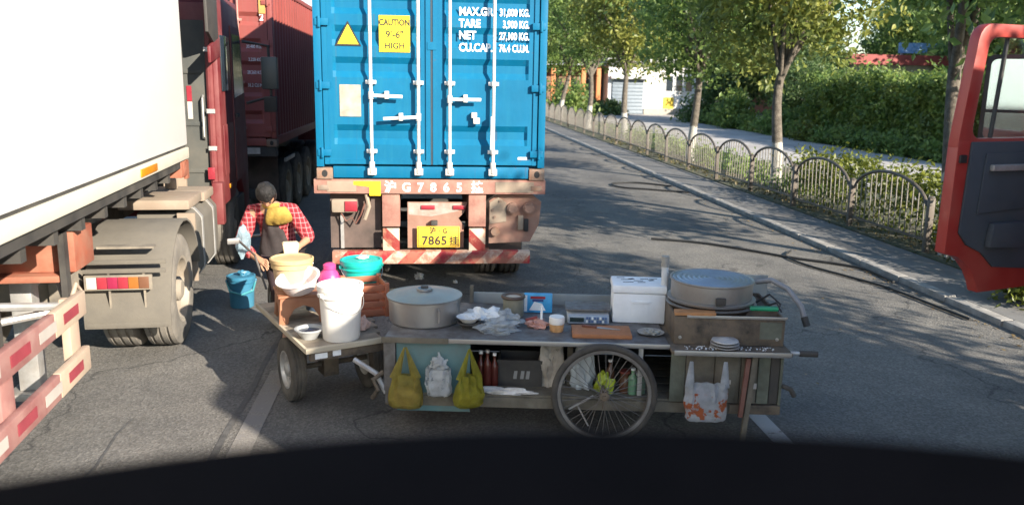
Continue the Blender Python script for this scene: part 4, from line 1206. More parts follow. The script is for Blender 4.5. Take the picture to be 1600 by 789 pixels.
# local = world - (5.05, 3.0); cab X 4.05..6.05 -> -1..1
cs = [(-0.6, 1.12), (-0.6, 2.86), (-0.45, 2.95), (1.85, 2.95), (2.15, 2.4), (2.25, 1.9), (2.25, 0.75), (1.55, 0.75), (1.5, 1.0), (1.3, 1.18), (0.75, 1.18), (0.5, 1.0), (0.45, 0.9), (-0.6, 0.9)]
def wallp(x0, x1): return lambda a, b, c: (c, a, b)
cab = MB()
cab.prism(cs, lambda a, b, c: (c, a, b), 0.93, 1.0)                          # far side
cab.prism([(-0.6, 0.9), (-0.6, 2.86), (-0.45, 2.95), (1.2, 2.95), (1.2, 2.82), (1.12, 2.75), (1.12, 1.3), (0.75, 1.18), (0.5, 1.0), (0.45, 0.9)], lambda a, b, c: (c, a, b), -1.0, -0.94)  # behind the door opening
cab.box(-0.94, 0.93, -0.6, -0.54, 0.9, 2.86)
cab.prism([(-0.6, 2.86), (-0.45, 2.95), (1.85, 2.95), (1.85, 2.89), (-0.45, 2.88)], lambda a, b, c: (c, a, b), -0.999, 0.999)
cab.prism([(1.9, 0.75), (2.25, 0.75), (2.25, 1.9), (2.2, 1.95), (1.9, 1.9)], lambda a, b, c: (c, a, b), -0.998, 0.929)
cab.box(-0.94, 0.929, -0.539, 1.899, 0.95, 1.1)
cab.obox((-0.95, 2.2, 1.92), (-0.95, 1.85, 2.92), 0.09, 0.09); cab.obox((0.95, 2.2, 1.92), (0.95, 1.85, 2.92), 0.09, 0.09)
cab.build('cab_shell', redp, bt, bevel=0.012)
MB().add([(-0.93, 2.16, 1.96), (0.92, 2.16, 1.96), (0.92, 1.86, 2.86), (-0.93, 1.86, 2.86)], [(0, 1, 2, 3)]).build('windscreen', glass_mat('cab_glass'), bt)
MB().box(-0.7, -0.2, 0.4, 0.95, 1.1, 1.55).box(-0.7, -0.2, 0.35, 0.5, 1.55, 2.25).box(0.2, 0.7, 0.4, 0.95, 1.1, 1.55).box(0.2, 0.7, 0.35, 0.5, 1.55, 2.25).build('seats', trimg, bt, bevel=0.05)
MB().box(-1.0, 1.0, -3.91, -0.70, 1.15, 4.15).build('cargo_box', redp, bt, bevel=0.02)
for k in range(7): BX('box_rib', redp, bt, -1.02, -1.0005, -3.85+k*0.5, -3.80+k*0.5, 1.2, 4.1)
MB().box(-0.42, -0.32, -4.0, 2.1, 0.62, 0.86).box(0.32, 0.42, -4.0, 2.1, 0.62, 0.86).build('chassis', blackm, bt)
BX('front_bumper', trimg, bt, -0.9, 1.0, 2.251, 2.32, 0.72, 1.1, 0.02)
for sx in (-1, 1):
    w_ = wheel(bt, sx*0.84, 1.02, sx, z=0.42); w_.scale = (0.8, 0.8, 0.8)
    w_ = wheel(bt, sx*0.84, -2.6, sx, z=0.42); w_.scale = (0.8, 0.8, 0.8)
    w_ = wheel(bt, sx*0.56, -2.6, -sx, z=0.42); w_.scale = (0.8, 0.8, 0.8)
# the open door: u from the free edge to the hinge, inner face towards the camera
A = Vector((3.235-5.14, 4.86-2.85, 0)); B = Vector((3.98-5.14, 5.07-2.85, 0))
du = (B-A); DW = du.length; du.normalize()
dn = Vector((du.y, -du.x, 0))                       # towards the camera side
def DF(u, z, d):
    lean = max(0.0, (z-2.15))*0.11
    uu = u+lean*(1-u/DW)
    p = A+du*uu+dn*d
    return (p.x, p.y, z)
def rr_pts(u0, u1, z0, z1, r, n=5, corners=(1, 1, 1, 1)):
    pts = []
    for (cu, cz, a0, on) in ((u1-r, z0+r, -90, corners[0]), (u1-r, z1-r, 0, corners[1]), (u0+r, z1-r, 90, corners[2]), (u0+r, z0+r, 180, corners[3])):
        for k in range(n):
            a = R(a0+90*k/(n-1)); pts.append((cu+r*math.cos(a), cz+r*math.sin(a)))
    return pts
outer = []
# lower edge with the wheel arch, walked anticlockwise from the bottom hinge corner
o_top = rr_pts(0.0, DW, 2.18, 2.88, 0.11)
low = [(DW, 1.20), (DW, 2.18), (0.0, 2.18), (0.0, 1.47), (0.05, 1.455), (0.12, 1.44), (0.19, 1.40), (0.26, 1.33), (0.31, 1.25), (0.335, 1.19)]
dmb = MB()
dmb.prism(low, DF, -0.05, 0.03)
dmb.ring(rr_pts(0.0, DW, 2.05, 2.88, 0.10), rr_pts(0.105, DW-0.06, 2.19, 2.80, 0.07), DF, -0.048, 0.028)
door = dmb.build('open_door', redp, bt, bevel=0.012)
MB().prism([(DW-0.03, 1.33), (DW-0.03, 2.17), (0.10, 2.17), (0.085, 1.60), (0.16, 1.52), (0.30, 1.46), (0.42, 1.36)], DF, 0.031, 0.05).build('trim_panel', trimg, door, bevel=0.008)
tp_ = MB().prism([(DW-0.03, 1.75), (DW-0.03, 2.10), (0.22, 2.10), (0.20, 1.72)], DF, 0.0505, 0.065).build('armrest_panel', trimg, door, bevel=0.01)
MB().prism([(0.25, 1.99), (0.58, 1.99), (0.58, 2.03), (0.25, 2.03)], DF, 0.066, 0.10).build('pull_handle', steel, door, bevel=0.008)
MB().prism([(0.30, 1.50), (0.62, 1.48), (0.62, 1.66), (0.32, 1.66)], DF, 0.051, 0.10).build('door_pocket', trimg, door, bevel=0.02)
MB().prism([(0.02, 2.04), (0.075, 2.04), (0.075, 2.09), (0.02, 2.09)], DF, 0.0305, 0.045).build('door_latch', blackp, door, bevel=0.004)
MB().prism(rr_pts(0.10, DW-0.055, 2.185, 2.805, 0.07), DF, -0.012, -0.008).build('door_glass', glass_mat('door_glass_pane', amt=0.2), door)
MB().prism([(0.30, 2.19), (0.318, 2.19), (0.318, 2.80), (0.30, 2.80)], DF, -0.02, 0.0).build('glass_divider', blackm, door)
M0 = Vector((4.03-5.14, 5.47-2.85, 0)); mu = Vector((0.81, -0.58, 0)); mn = Vector((-0.58, -0.81, 0))
def MF(u, z, d):
    q = M0+mu*u+mn*d
    return (q.x, q.y, z)
mh = MB().ring(rr_pts(-0.18, 0.18, 2.12, 2.72, 0.05), rr_pts(-0.155, 0.155, 2.145, 2.695, 0.04), MF, -0.03, 0.05).build('mirror', blackm, bt)
MB().prism(rr_pts(-0.185, 0.185, 2.115, 2.725, 0.05), MF, -0.09, -0.031).build('mirror_back', blackm, mh)
mmat = NT('mirror_glass'); mmat.b.inputs['Metallic'].default_value = 1.0; mmat.b.inputs['Roughness'].default_value = 0.06; mmat.b.inputs['Base Color'].default_value = (0.8, 0.82, 0.82, 1)
MB().prism(rr_pts(-0.157, 0.157, 2.143, 2.697, 0.04), MF, -0.028, 0.0).build('mirror_glass', mmat.m, mh)
MB().prism([(-0.16, 2.33), (0.16, 2.33), (0.16, 2.35), (-0.16, 2.35)], MF, 0.002, 0.04).build('mirror_bar', blackm, mh)
MB().tube([MF(0.05, 2.725, -0.05), MF(0.12, 2.84, -0.02), (-0.97, 1.95, 2.86)], 0.014, 8).build('mirror_arm', blackm, mh)

# ------------------------------------------------------------------ dashboard of the vehicle the photo is taken from
dashm = pm('dashboard_vinyl', (0.0022, 0.0022, 0.003), 0.7, var=0.2, scale=10, bump=0.2, bscale=200)
dashm.node_tree.nodes['Principled BSDF'].inputs['Specular IOR Level'].default_value = 0.012
curve = []
for k in range(61):
    x = -1.15+2.35*k/60
    u = x-0.045; au = abs(u); c_ = 0.60 if u < 0 else 0.47
    q = c_*au*au if au < 0.5 else c_*(0.25+(au-0.5)*0.6)
    curve.append((x, 0.583-q))
top = 2.252
dsh = MB(); vs = []
rowsd = [(0.0, -0.35), (0.0, -0.03), (-0.008, -0.008), (-0.024, 0.0), (-0.24, -0.03), (-0.38, -0.06), (-0.4, -0.4)]
for dy, dz in rowsd:
    for x, y in curve: vs.append((x, y+dy, top+dz))
n = len(curve)
dsh.add(vs, [(r*n+i, r*n+i+1, (r+1)*n+i+1, (r+1)*n+i) for r in range(len(rowsd)-1) for i in range(n-1)])
dsh.add([vs[r*n] for r in range(len(rowsd))], [tuple(range(len(rowsd)))]); dsh.add([vs[r*n+n-1] for r in range(len(rowsd))], [tuple(range(len(rowsd)))])

tag(dsh.build('dashboard', dashm, None, smooth=60), 'black curved dashboard blurred along the bottom edge', 'dashboard')

# ================================================================== STALL CART
CRZ = R(-7.5)
CO = Vector((-0.30, 5.62, 0))
ce = Vector((math.cos(CRZ), math.sin(CRZ), 0)); cn = Vector((-math.sin(CRZ), math.cos(CRZ), 0))
def CL(x, y, z=0.0): return CO+ce*x+cn*y+Vector((0, 0, z))
sheetm = pm('worn_sheet_steel', (0.22, 0.22, 0.225), 0.45, 0.45, var=0.3, scale=9, dirt=(0.10, 0.085, 0.07), dirt_amt=0.7, dirt_scale=7, bump=0.15, bscale=14)
grime = pm('greasy_steel', (0.085, 0.075, 0.066), 0.6, 0.35, var=0.5, scale=9, dirt=(0.24, 0.18, 0.12), dirt_amt=0.55, dirt_scale=9, bump=0.4)
teal = pm('teal_panel', (0.10, 0.22, 0.23), 0.6, var=0.15, scale=4, dirt=(0.12, 0.14, 0.13), dirt_amt=0.5, dirt_scale=4)
woodg = pm('grey_wood', (0.17, 0.15, 0.115), 0.85, var=0.3, scale=8, dirt=(0.09, 0.08, 0.06), dirt_amt=0.5, dirt_scale=5, bump=0.5, bscale=40)
woodgg = pm('green_grey_wood', (0.15, 0.165, 0.13), 0.85, var=0.25, scale=8, dirt=(0.09, 0.085, 0.06), dirt_amt=0.5, dirt_scale=5, bump=0.4, bscale=40)
woodb = pm('brown_wood', (0.22, 0.13, 0.075), 0.8, var=0.25, scale=9, dirt=(0.11, 0.075, 0.05), dirt_amt=0.5, dirt_scale=6, bump=0.4, bscale=40)
alu = pm('aluminium', (0.42, 0.415, 0.41), 0.36, 0.8, var=0.12, scale=6, dirt=(0.3, 0.27, 0.23), dirt_amt=0.35, dirt_scale=6)
chrome = pm('spoke_steel', (0.26, 0.255, 0.25), 0.45, 0.7, var=0.2, scale=9, dirt=(0.12, 0.08, 0.05), dirt_amt=0.4)
cart = thing('food_cart', 'grubby steel street food cart on a spoked bicycle wheel, loaded with cookware', 'food cart', CO, CRZ)
BX('worktop', sheetm, cart, 0.0, 1.98, 0.0, 0.98, 0.700, 0.722, 0.004)
BX('edge_trim', alu, cart, 0.45, 1.985, -0.012, -0.001, 0.694, 0.727, 0.003)
BX('edge_trim', woodg, cart, -0.02, 0.448, -0.014, -0.001, 0.690, 0.730, 0.003)
BX('back_rail', pm('back_rail_grey', (0.30, 0.33, 0.33), 0.6, 0.2, var=0.2, dirt=(0.2, 0.18, 0.15), dirt_amt=0.4), cart, 0.55, 1.97, 0.985, 1.0, 0.70, 0.81, 0.003)
BX('back_rail_stay', woodg, cart, 0.52, 0.549, 0.96, 0.984, 0.724, 0.87)
BX('front_shelf', grime, cart, 1.985, 2.80, -0.10, 0.98, 0.690, 0.712, 0.004)
BX('shelf_lip', alu, cart, 2.0, 2.79, -0.112, -0.101, 0.684, 0.72, 0.003)
# frame posts
for x, y in ((0.02, 0.03), (0.02, 0.95), (1.93, 0.95), (2.72, 0.95)):
    BX('post', blackm, cart, x-0.02, x+0.02, y-0.02, y+0.02, 0.24, 0.699)
BX('post', sheetm, cart, 0.0, 0.075, 0.005, 0.02, 0.24, 0.689)
BX('post', steel, cart, 1.78, 1.81, 0.04, 0.07, 0.33, 0.699)
for y in (0.04, 0.94):
    BX('frame_rail', woodg if y < 0.5 else blackm, cart, 0.0, 2.76, y-0.03, y+0.03, 0.225, 0.30, 0.004)
for x in (0.05, 0.95, 1.9, 2.7): BX('cross_bar', blackm, cart, x-0.025, x+0.025, 0.075, 0.905, 0.235, 0.285)
sh = thing  # (keeps the name list short)
for k in range(6):
    BX('shelf_board', woodg, cart, 0.03, 2.72, 0.02+k*0.158, 0.02+k*0.158+0.150, 0.302, 0.318, 0.002)
# panels
BX('teal_panel', teal, cart, 0.08, 0.60, 0.022, 0.034, 0.18, 0.689, 0.002)
BX('side_panel', sheetm, cart, -0.012, -0.001, 0.03, 0.95, 0.30, 0.68, 0.002)
BX('back_panel', pm('dark_back_panel', (0.035, 0.035, 0.035), 0.8), cart, 0.05, 2.7, 0.972, 0.982, 0.32, 0.69)
BX('divider', woodg, cart, 1.29, 1.33, 0.25, 0.9, 0.32, 0.698)
# right cabinet of boards
for k, (x0, x1, mt_) in enumerate(((2.0, 2.10, woodgg), (2.105, 2.30, woodg), (2.305, 2.48, woodg), (2.485, 2.60, woodg), (2.605, 2.685, woodgg), (2.69, 2.75, blackm))):
    BX('cabinet_board', mt_, cart, x0, x1, 0.0+0.004*(k % 2), 0.02+0.004*(k % 2), 0.31, 0.683, 0.003)
BX('cabinet_side', woodgg, cart, 2.755, 2.775, 0.0, 0.95, 0.26, 0.683, 0.003)
BX('cabinet_base', grime, cart, 2.42, 2.77, -0.02, 0.0, 0.24, 0.305, 0.003)
MB().obox((2.56, -0.05, 0.68), (2.50, -0.09, 0.0), 0.036, 0.036).build('prop_leg', woodg, cart, bevel=0.004)
MB().obox((2.515, -0.06, 0.66), (2.475, -0.10, 0.25), 0.03, 0.03).build('prop_brace', rust_d, cart, bevel=0.003)
MB().cyl((2.80, -0.04, 0.70), (2.93, -0.05, 0.70), 0.014, n=8).build('handle_bar', steel, cart)
MB().cyl((2.86, -0.047, 0.70), (2.98, -0.053, 0.70), 0.022, n=10).build('handle_grip', blackm, cart)
MB().tube([(2.775, -0.01, 0.45), (2.83, -0.02, 0.43), (2.86, -0.02, 0.38)], 0.018, 8).build('drawer_pull', blackm, cart)
BX('label_scrap', tape_w, cart, 2.38, 2.42, -0.004, -0.0005, 0.45, 0.48); BX('label_scrap', tape_w, cart, 2.56, 2.60, -0.004, -0.0005, 0.42, 0.46)
# left end: hitch chains and clamps
MB().tube([(-0.02, 0.06, 0.45), (-0.09, 0.03, 0.40), (-0.05, 0.02, 0.33), (-0.10, 0.04, 0.26)], 0.018, 7).build('hitch_link', grime, cart)
MB().tube([(0.0, 0.04, 0.30), (-0.08, 0.10, 0.42), (-0.25, 0.16, 0.50)], 0.02, 7).build('hitch_bar', steel, cart)
# big spoked wheel (front side) and its twin behind
WR = 0.345
ty = MB()
k = 48
ty.tube([(WR*math.cos(2*PI*i/k), 0, WR*math.sin(2*PI*i/k)) for i in range(k)], 0.024, 10, closed=True)
tyre_me = ty.mesh('wheel', pm('bicycle_tyre', (0.04, 0.037, 0.034), 0.85, var=0.2, scale=8, dirt=(0.10, 0.09, 0.075), dirt_amt=0.5, dirt_scale=8), smooth=60)
rm = MB()
rm.lathe([(WR-0.020, -0.016), (WR-0.042, -0.014), (WR-0.048, 0), (WR-0.042, 0.014), (WR-0.020, 0.016)], n=48, axis='Y')
rim_me = rm.mesh('rim', chrome, smooth=60)
sp = MB()
for i in range(36):
    a = 2*PI*i/36; s_ = 1 if i % 2 else -1
    a2 = a+(0.9 if (i//2) % 2 else -0.9)
    sp.cyl((0.022*math.cos(a2), s_*0.035, 0.022*math.sin(a2)), ((WR-0.044)*math.cos(a), 0, (WR-0.044)*math.sin(a)), 0.0022, n=5)
spoke_me = sp.mesh('spokes', chrome)
hub_me = MB().lathe([(0, -0.06), (0.012, -0.06), (0.012, -0.042), (0.032, -0.04), (0.032, -0.032), (0.018, -0.028), (0.018, 0.028), (0.032, 0.032), (0.032, 0.04), (0.012, 0.042), (0.012, 0.06), (0, 0.06)], n=16, axis='Y').mesh('hub', grime)
for y in (-0.06, 1.06):
    w_ = link('wheel', tyre_me, cart, (1.54, y, WR+0.024))
    for nm, me in (('rim', rim_me), ('spokes', spoke_me), ('hub', hub_me)): link(nm, me, w_)
MB().cyl((1.54, -0.005, WR+0.024), (1.54, 1.005, WR+0.024), 0.014, n=10).build('axle', grime, cart)
MB().obox((1.54, 0.03, WR+0.03), (1.54, 0.03, 0.235), 0.05, 0.01).obox((1.54, 0.955, WR+0.03), (1.54, 0.955, 0.235), 0.05, 0.01).build('axle_bracket', grime, cart)
MB().tube([(1.47, -0.01, 0.34), (1.30, -0.02, 0.24)], 0.008, 6).tube([(1.36, -0.02, 0.27), (1.44, -0.02, 0.12)], 0.006, 6).build('stand_rod', steel, cart)

# stove built onto the right end
stove = thing('griddle_stove', 'round griddle stove with dark greasy front at the right end of the cart', 'stove', CL(2.36, 0.42, 0.713), CRZ)
# local: centre of the stove
BX('front_plate', grime, stove, -0.34, 0.42, -0.36, -0.345, 0.0, 0.20, 0.003)
BX('top_bar', alu, stove, -0.26, 0.43, -0.372, -0.361, 0.19, 0.212, 0.003)
BX('side_plate', grime, stove, 0.405, 0.42, -0.344, 0.35, 0.0, 0.20, 0.003)
BX('side_plate', grime, stove, -0.34, -0.325, -0.344, 0.35, 0.0, 0.20, 0.003)
BX('back_plate', grime, stove, -0.324, 0.404, 0.336, 0.35, 0.0, 0.20)
BX('clean_patch', woodgg, stove, 0.25, 0.40, -0.364, -0.3605, 0.05, 0.17)
for x in (-0.30, 0.37): MB().lathe([(0, -0.372), (0.012, -0.37), (0.012, -0.36)], (x, 0, 0.05), 8, 'Y').build('bolt', alu, stove)
BX('hob_plate', grime, stove, -0.322, 0.402, -0.342, 0.334, 0.16, 0.175)
gx, gy = -0.03, -0.02
MB().lathe([(0.29, 0.176), (0.305, 0.20), (0.305, 0.235), (0.285, 0.24), (0.285, 0.25)], (gx, gy, 0), 40).build('lower_ring', pm('burnt_ring', (0.05, 0.035, 0.025), 0.6, 0.3, var=0.6, scale=9), stove, smooth=30)
MB().lathe([(0.286, 0.214), (0.322, 0.218), (0.326, 0.226), (0.312, 0.231), (0.287, 0.228)], (gx, gy, 0), 44).build('lower_rim', alu, stove, smooth=40)
MB().lathe([(0.27, 0.235), (0.312, 0.246), (0.318, 0.262), (0.30, 0.268), (0.28, 0.262)], (gx, gy, 0), 44).build('burner_rim', alu, stove, smooth=40)
pan_m = pm('griddle_side', (0.42, 0.415, 0.40), 0.36, 0.65, var=0.2, scale=5, dirt=(0.24, 0.20, 0.165), dirt_amt=0.45, dirt_scale=5)
drum = MB().lathe([(0.285, 0.263), (0.292, 0.28), (0.292, 0.385), (0.302, 0.392), (0.302, 0.400), (0.292, 0.402), (0.285, 0.394), (0.0, 0.394)], (gx, gy, 0), 48).build('griddle_drum', pan_m, stove, smooth=30)
# ringed top
rg_ = []
for i in range(26):
    r = 0.28*(1-i/25); rg_.append((r, 0.397+0.003*math.sin(i*1.9)+0.006*(i/25)))
MB().lathe(rg_, (gx, gy, 0), 48).build('griddle_top', pm('griddle_top_blue_steel', (0.30, 0.36, 0.42), 0.32, 0.5, var=0.2, scale=4), drum, smooth=60)
MB().box(gx-0.03, gx+0.04, gy-0.318, gy-0.293, 0.275, 0.325).build('burner_knob', blackm, drum, bevel=0.008)
BX('splash_sheet', pm('zinc_sheet', (0.38, 0.41, 0.41), 0.5, 0.4, var=0.15), stove, 0.20, 0.48, 0.355, 0.362, 0.12, 0.34)
MB().tube([(0.38, 0.30, 0.30), (0.47, 0.22, 0.335), (0.56, 0.10, 0.30), (0.63, -0.02, 0.20), (0.66, -0.08, 0.08)], [0.02, 0.02, 0.02, 0.021, 0.019], 10).build('gas_hose', pm('grey_hose', (0.28, 0.27, 0.27), 0.6, var=0.1), stove, smooth=60)
MB().cyl((0.648, -0.055, 0.13), (0.664, -0.085, 0.07), 0.026, n=12).build('hose_nut', blackm, stove)
MB().tube([(0.30, 0.05, 0.19), (0.40, 0.0, 0.28), (0.47, -0.05, 0.22), (0.44, -0.10, 0.18)], 0.008, 6).tube([(0.33, -0.05, 0.19), (0.42, -0.12, 0.25), (0.45, -0.16, 0.19)], 0.007, 6).build('thin_tube', blackm, stove)
MB().obox((-0.34, -0.31, 0.215), (-0.06, -0.34, 0.225), 0.10, 0.022).build('wood_slat', pm('orange_wood', (0.42, 0.20, 0.08), 0.7, var=0.25, scale=14), stove, bevel=0.004)
# green handled brush lying beside the griddle
br = thing('scrub_brush', 'green handled brush lying right of the round griddle', 'brush', CL(2.66, 0.20, 0.925), CRZ)
MB().obox((-0.10, 0, 0.02), (0.10, -0.02, 0.025), 0.045, 0.03).build('handle', pm('green_plastic', (0.01, 0.30, 0.14), 0.4), br, bevel=0.012)
MB().box(-0.14, -0.10, -0.025, 0.03, 0.0, 0.03).build('bristle_block', blackm, br, bevel=0.004)
BX('rest_bar', grime, br, -0.13, 0.1, -0.01, 0.01, -0.037, 0.004)

def lathe_thing(name, label, cat, loc, prof, mt, n=32, group=None, rz=0.0, part='body'):
    t = thing(name, label, cat, loc, rz, group)
    b_ = MB().lathe(prof, n=n).build(part, mt, t, smooth=38)
    return t, b_
def vessel(r0, r1, h, th=0.008, lip=0.008, floor=0.01):
    return [(0, 0), (r0*0.96, 0), (r0, 0.01), (r1, h-0.01), (r1+lip, h-0.008), (r1+lip, h), (r1-th, h), (r0-th, floor), (0, floor)]

# --- steaming pan with lid
pan, pb_ = lathe_thing('steamer_pan', 'wide aluminium pan with domed lid on the left of the worktop', 'pan', (-0.02, 6.05, 0.723), [(0, 0), (0.25, 0), (0.262, 0.012), (0.268, 0.17), (0.276, 0.173), (0.276, 0.182), (0.25, 0.182), (0.24, 0.02), (0, 0.02)], alu, 44)
MB().lathe([(0.278, 0.184), (0.282, 0.196), (0.262, 0.20), (0.25, 0.197), (0.19, 0.215), (0.10, 0.226), (0, 0.228)], n=44).build('lid', alu, pan, smooth=40)
kn = pan.children[-1]
MB().lathe([(0.058, 0.229), (0.06, 0.245), (0.05, 0.248), (0.035, 0.238), (0, 0.238)], n=20).build('lid_ring', alu, kn)
MB().box(-0.028, 0.028, -0.007, 0.007, 0.24, 0.262).build('lid_grip', pm('lid_grip_dark', (0.06, 0.06, 0.06), 0.5), kn, bevel=0.004)
MB().tube([(0.10, -0.255, 0.15), (0.105, -0.295, 0.145), (0.105, -0.295, 0.06), (0.10, -0.255, 0.055)], 0.007, 7).build('handle', alu, pan)
# --- bowls, crumpled plastic and foil
b1, _ = lathe_thing('bowl_stack', 'stack of dark bowls with a white one on top, right of the lidded pan', 'bowls', (0.30, 5.83, 0.723), vessel(0.05, 0.085, 0.05), blackm)
MB().lathe([(0.05, 0.045), (0.088, 0.085), (0.092, 0.085), (0.082, 0.078), (0.045, 0.05), (0, 0.05)], n=28).build('top_bowl', pm('white_enamel', (0.7, 0.69, 0.66), 0.4), b1)
filmw = film_mat('clear_film', (0.62, 0.66, 0.68), 0.3, 0.25)
for (x, y, sx, sy, sz, sd_, lab) in ((0.50, 5.74, 0.13, 0.10, 0.055, 3, 'crumpled clear plastic wrap at the worktop front edge'),
                                   (0.42, 5.95, 0.12, 0.09, 0.075, 5, 'crumpled white plastic bag behind the clear wrap'),
                                   (0.58, 5.88, 0.11, 0.08, 0.065, 8, 'crumpled plastic bag in front of the rusty tin')):
    o = thing('plastic_wrap', lab, 'plastic wrap', (x, y, 0.7225))
    crumple(MB(), (0, 0, sz*0.35), sx, sy, sz, sd_, 0.55, 1.8, 4).build('film', filmw if sd_ != 5 else pm('white_film', (0.72, 0.73, 0.72), 0.35, var=0.1, bump=0.8, bscale=30), o, smooth=25)
tn, tnb = lathe_thing('rusty_tin', 'grey tin with a brown rim behind the plastic wrap', 'tin', (0.655, 6.13, 0.723), [(0, 0), (0.075, 0), (0.08, 0.01), (0.078, 0.14), (0.0, 0.14)], pm('tin_olive', (0.27, 0.26, 0.2), 0.55, 0.3, var=0.2))
MB().lathe([(0.062, 0.141), (0.088, 0.141), (0.094, 0.15), (0.088, 0.165), (0.066, 0.162), (0.06, 0.15)], n=28).build('rim', pm('brown_rim', (0.08, 0.05, 0.035), 0.5), tn)
MB().lathe([(0.061, 0.15), (0.03, 0.152), (0, 0.152)], n=20).build('content', pm('flour_paste', (0.5, 0.43, 0.34), 0.7), tn)
# --- blue packet
bp = thing('blue_packet', 'blue and white printed packet standing at the back of the worktop', 'packet', (0.86, 6.22, 0.724), CRZ)
pk = MB().box(-0.11, 0.11, -0.025, 0.025, 0, 0.15).build('box', pm('packet_blue', (0.05, 0.33, 0.62), 0.4, var=0.2, scale=10), bp, bevel=0.008)
MB().prism([(-0.07, 0.02), (0.06, 0.02), (0.03, 0.075), (-0.03, 0.09)], lambda a, b, c: (a, c, b), -0.0275, -0.0255).build('print_white', whitep, pk)
BX('print_red', lampred, pk, -0.06, 0.055, -0.028, -0.0255, 0.112, 0.132); BX('print_navy', pm('navy', (0.03, 0.05, 0.2), 0.5), pk, -0.045, 0.04, -0.0278, -0.0255, 0.09, 0.108)
BX('end_flap', whitep, pk, -0.108, -0.085, -0.0278, -0.0255, 0.01, 0.14)
# --- pink cloth with a white stick
pkc = thing('sauce_brush', 'pinkish cloth bundle with a white stick between the packet and the cup', 'brush', (0.80, 5.83, 0.7225))
crumple(MB(), (0, 0, 0.018), 0.075, 0.06, 0.045, 12, 0.5, 2.0, 3).build('cloth', pm('pink_cloth', (0.5, 0.27, 0.22), 0.8, var=0.3, scale=20), pkc)
MB().cyl((0.03, -0.02, 0.03), (0.035, 0.0, 0.16), 0.009, n=8).build('stick', whitep, pkc)
MB().obox((-0.08, 0.02, 0.05), (0.0, 0.0, 0.075), 0.02, 0.015).build('clip', pm('clip_dark_red', (0.25, 0.05, 0.05), 0.5), pkc)
# --- cup
cp, _ = lathe_thing('paper_cup', 'white lidded cup with orange band left of the cutting board', 'cup', (0.93, 5.72, 0.723), [(0, 0), (0.045, 0), (0.049, 0.005), (0.053, 0.055), (0, 0.055)], pm('cup_orange', (0.62, 0.34, 0.15), 0.4, var=0.35, scale=18))
MB().lathe([(0.0535, 0.056), (0.056, 0.06), (0.056, 0.105), (0.053, 0.11), (0, 0.11)], n=28).build('white_top', pm('cup_white', (0.8, 0.78, 0.74), 0.45), cp)
# --- price scale
sc = thing('price_scale', 'grey electronic price scale with keypad left of the white foam box', 'scale', (1.215, 6.03, 0.724), CRZ)
MB().prism([(-0.14, 0.0), (0.14, 0.0), (0.14, 0.075), (-0.02, 0.075), (-0.14, 0.045)], lambda a, b, c: (c, a, b), -0.155, 0.155).build('housing', pm('scale_white', (0.58, 0.6, 0.62), 0.45, var=0.08), sc, bevel=0.008)
hs = sc.children[0]
MB().prism([(-0.165, 0.005), (-0.143, 0.005), (-0.128, 0.065), (-0.15, 0.065)], lambda a, b, c: (c, a, b), -0.15, 0.15).build('front_panel', pm('scale_panel', (0.30, 0.36, 0.42), 0.4), sc, bevel=0.003)
fp = sc.children[-1]
for k in range(8):
    for j in range(2):
        BX('key', pm('key_blue', (0.10, 0.16, 0.3), 0.5) if (k+j) % 3 else whitep, fp, -0.02+k*0.02, -0.006+k*0.02, -0.172, -0.158, 0.015+j*0.024, 0.032+j*0.024)
BX('display', pm('display_dark', (0.03, 0.05, 0.05), 0.2), fp, -0.14, -0.035, -0.171, -0.155, 0.02, 0.05)
MB().box(-0.17, 0.17, -0.10, 0.14, 0.082, 0.097).box(-0.05, 0.05, -0.04, 0.06, 0.0755, 0.083).build('platter', sheetm, sc, bevel=0.005)
# --- cutting board and knife
cbd = thing('cutting_board', 'orange brown wooden cutting board at the worktop front', 'cutting board', (1.245, 5.63, 0.7232), CRZ)
MB().box(-0.215, 0.205, -0.115, 0.125, 0, 0.03).build('board', pm('board_wood', (0.42, 0.17, 0.07), 0.65, var=0.25, scale=10, dirt=(0.3, 0.13, 0.06), dirt_amt=0.5, dirt_scale=9), cbd, bevel=0.006)
kf = thing('kitchen_knife', 'knife with wooden handle lying across the cutting board', 'knife', (1.24, 5.68, 0.7545), R(-22))
MB().prism([(-0.02, -0.022), (0.14, -0.012), (0.15, 0.0), (-0.02, 0.012)], lambda a, b, c: (a, b, c), 0.0, 0.003).build('blade', alu, kf)
MB().obox((-0.13, -0.005, 0.008), (-0.022, -0.005, 0.006), 0.024, 0.016).build('handle', pm('knife_handle', (0.16, 0.06, 0.04), 0.5), kf, bevel=0.005)
# --- foam box
fb = thing('foam_box', 'white polystyrene box with lid and black lettering on the worktop', 'box', (1.60, 6.03, 0.724), CRZ-R(2))
foam = pm('polystyrene', (0.84, 0.86, 0.87), 0.75, var=0.06, scale=9, dirt=(0.7, 0.7, 0.68), dirt_amt=0.3, dirt_scale=5, bump=0.25, bscale=160)
MB().box(-0.195, 0.195, -0.15, 0.15, 0.0, 0.225).build('body', foam, fb, bevel=0.012)
lid = MB().box(-0.203, 0.203, -0.158, 0.158, 0.228, 0.29).build('lid', foam, fb, bevel=0.016)
for k, (x, y, w, h) in enumerate(((-0.10, 0.03, .03, .012), (-0.05, 0.05, .02, .03), (0.0, 0.0, .035, .012), (0.05, 0.06, .03, .014), (0.10, 0.02, .02, .028), (0.02, -0.05, .03, .014), (-0.08, -0.05, .04, .012), (0.12, 0.08, .03, .012), (-0.13, 0.09, .03, .012))):
    MB().obox((x-w, y, 0.2912), (x+w, y+h*0.6, 0.2912), h, 0.001).build('ink_mark', blackp, lid)
BX('handle_recess', foam, fb, -0.055, 0.075, -0.153, -0.1505, 0.05, 0.16, 0.001)
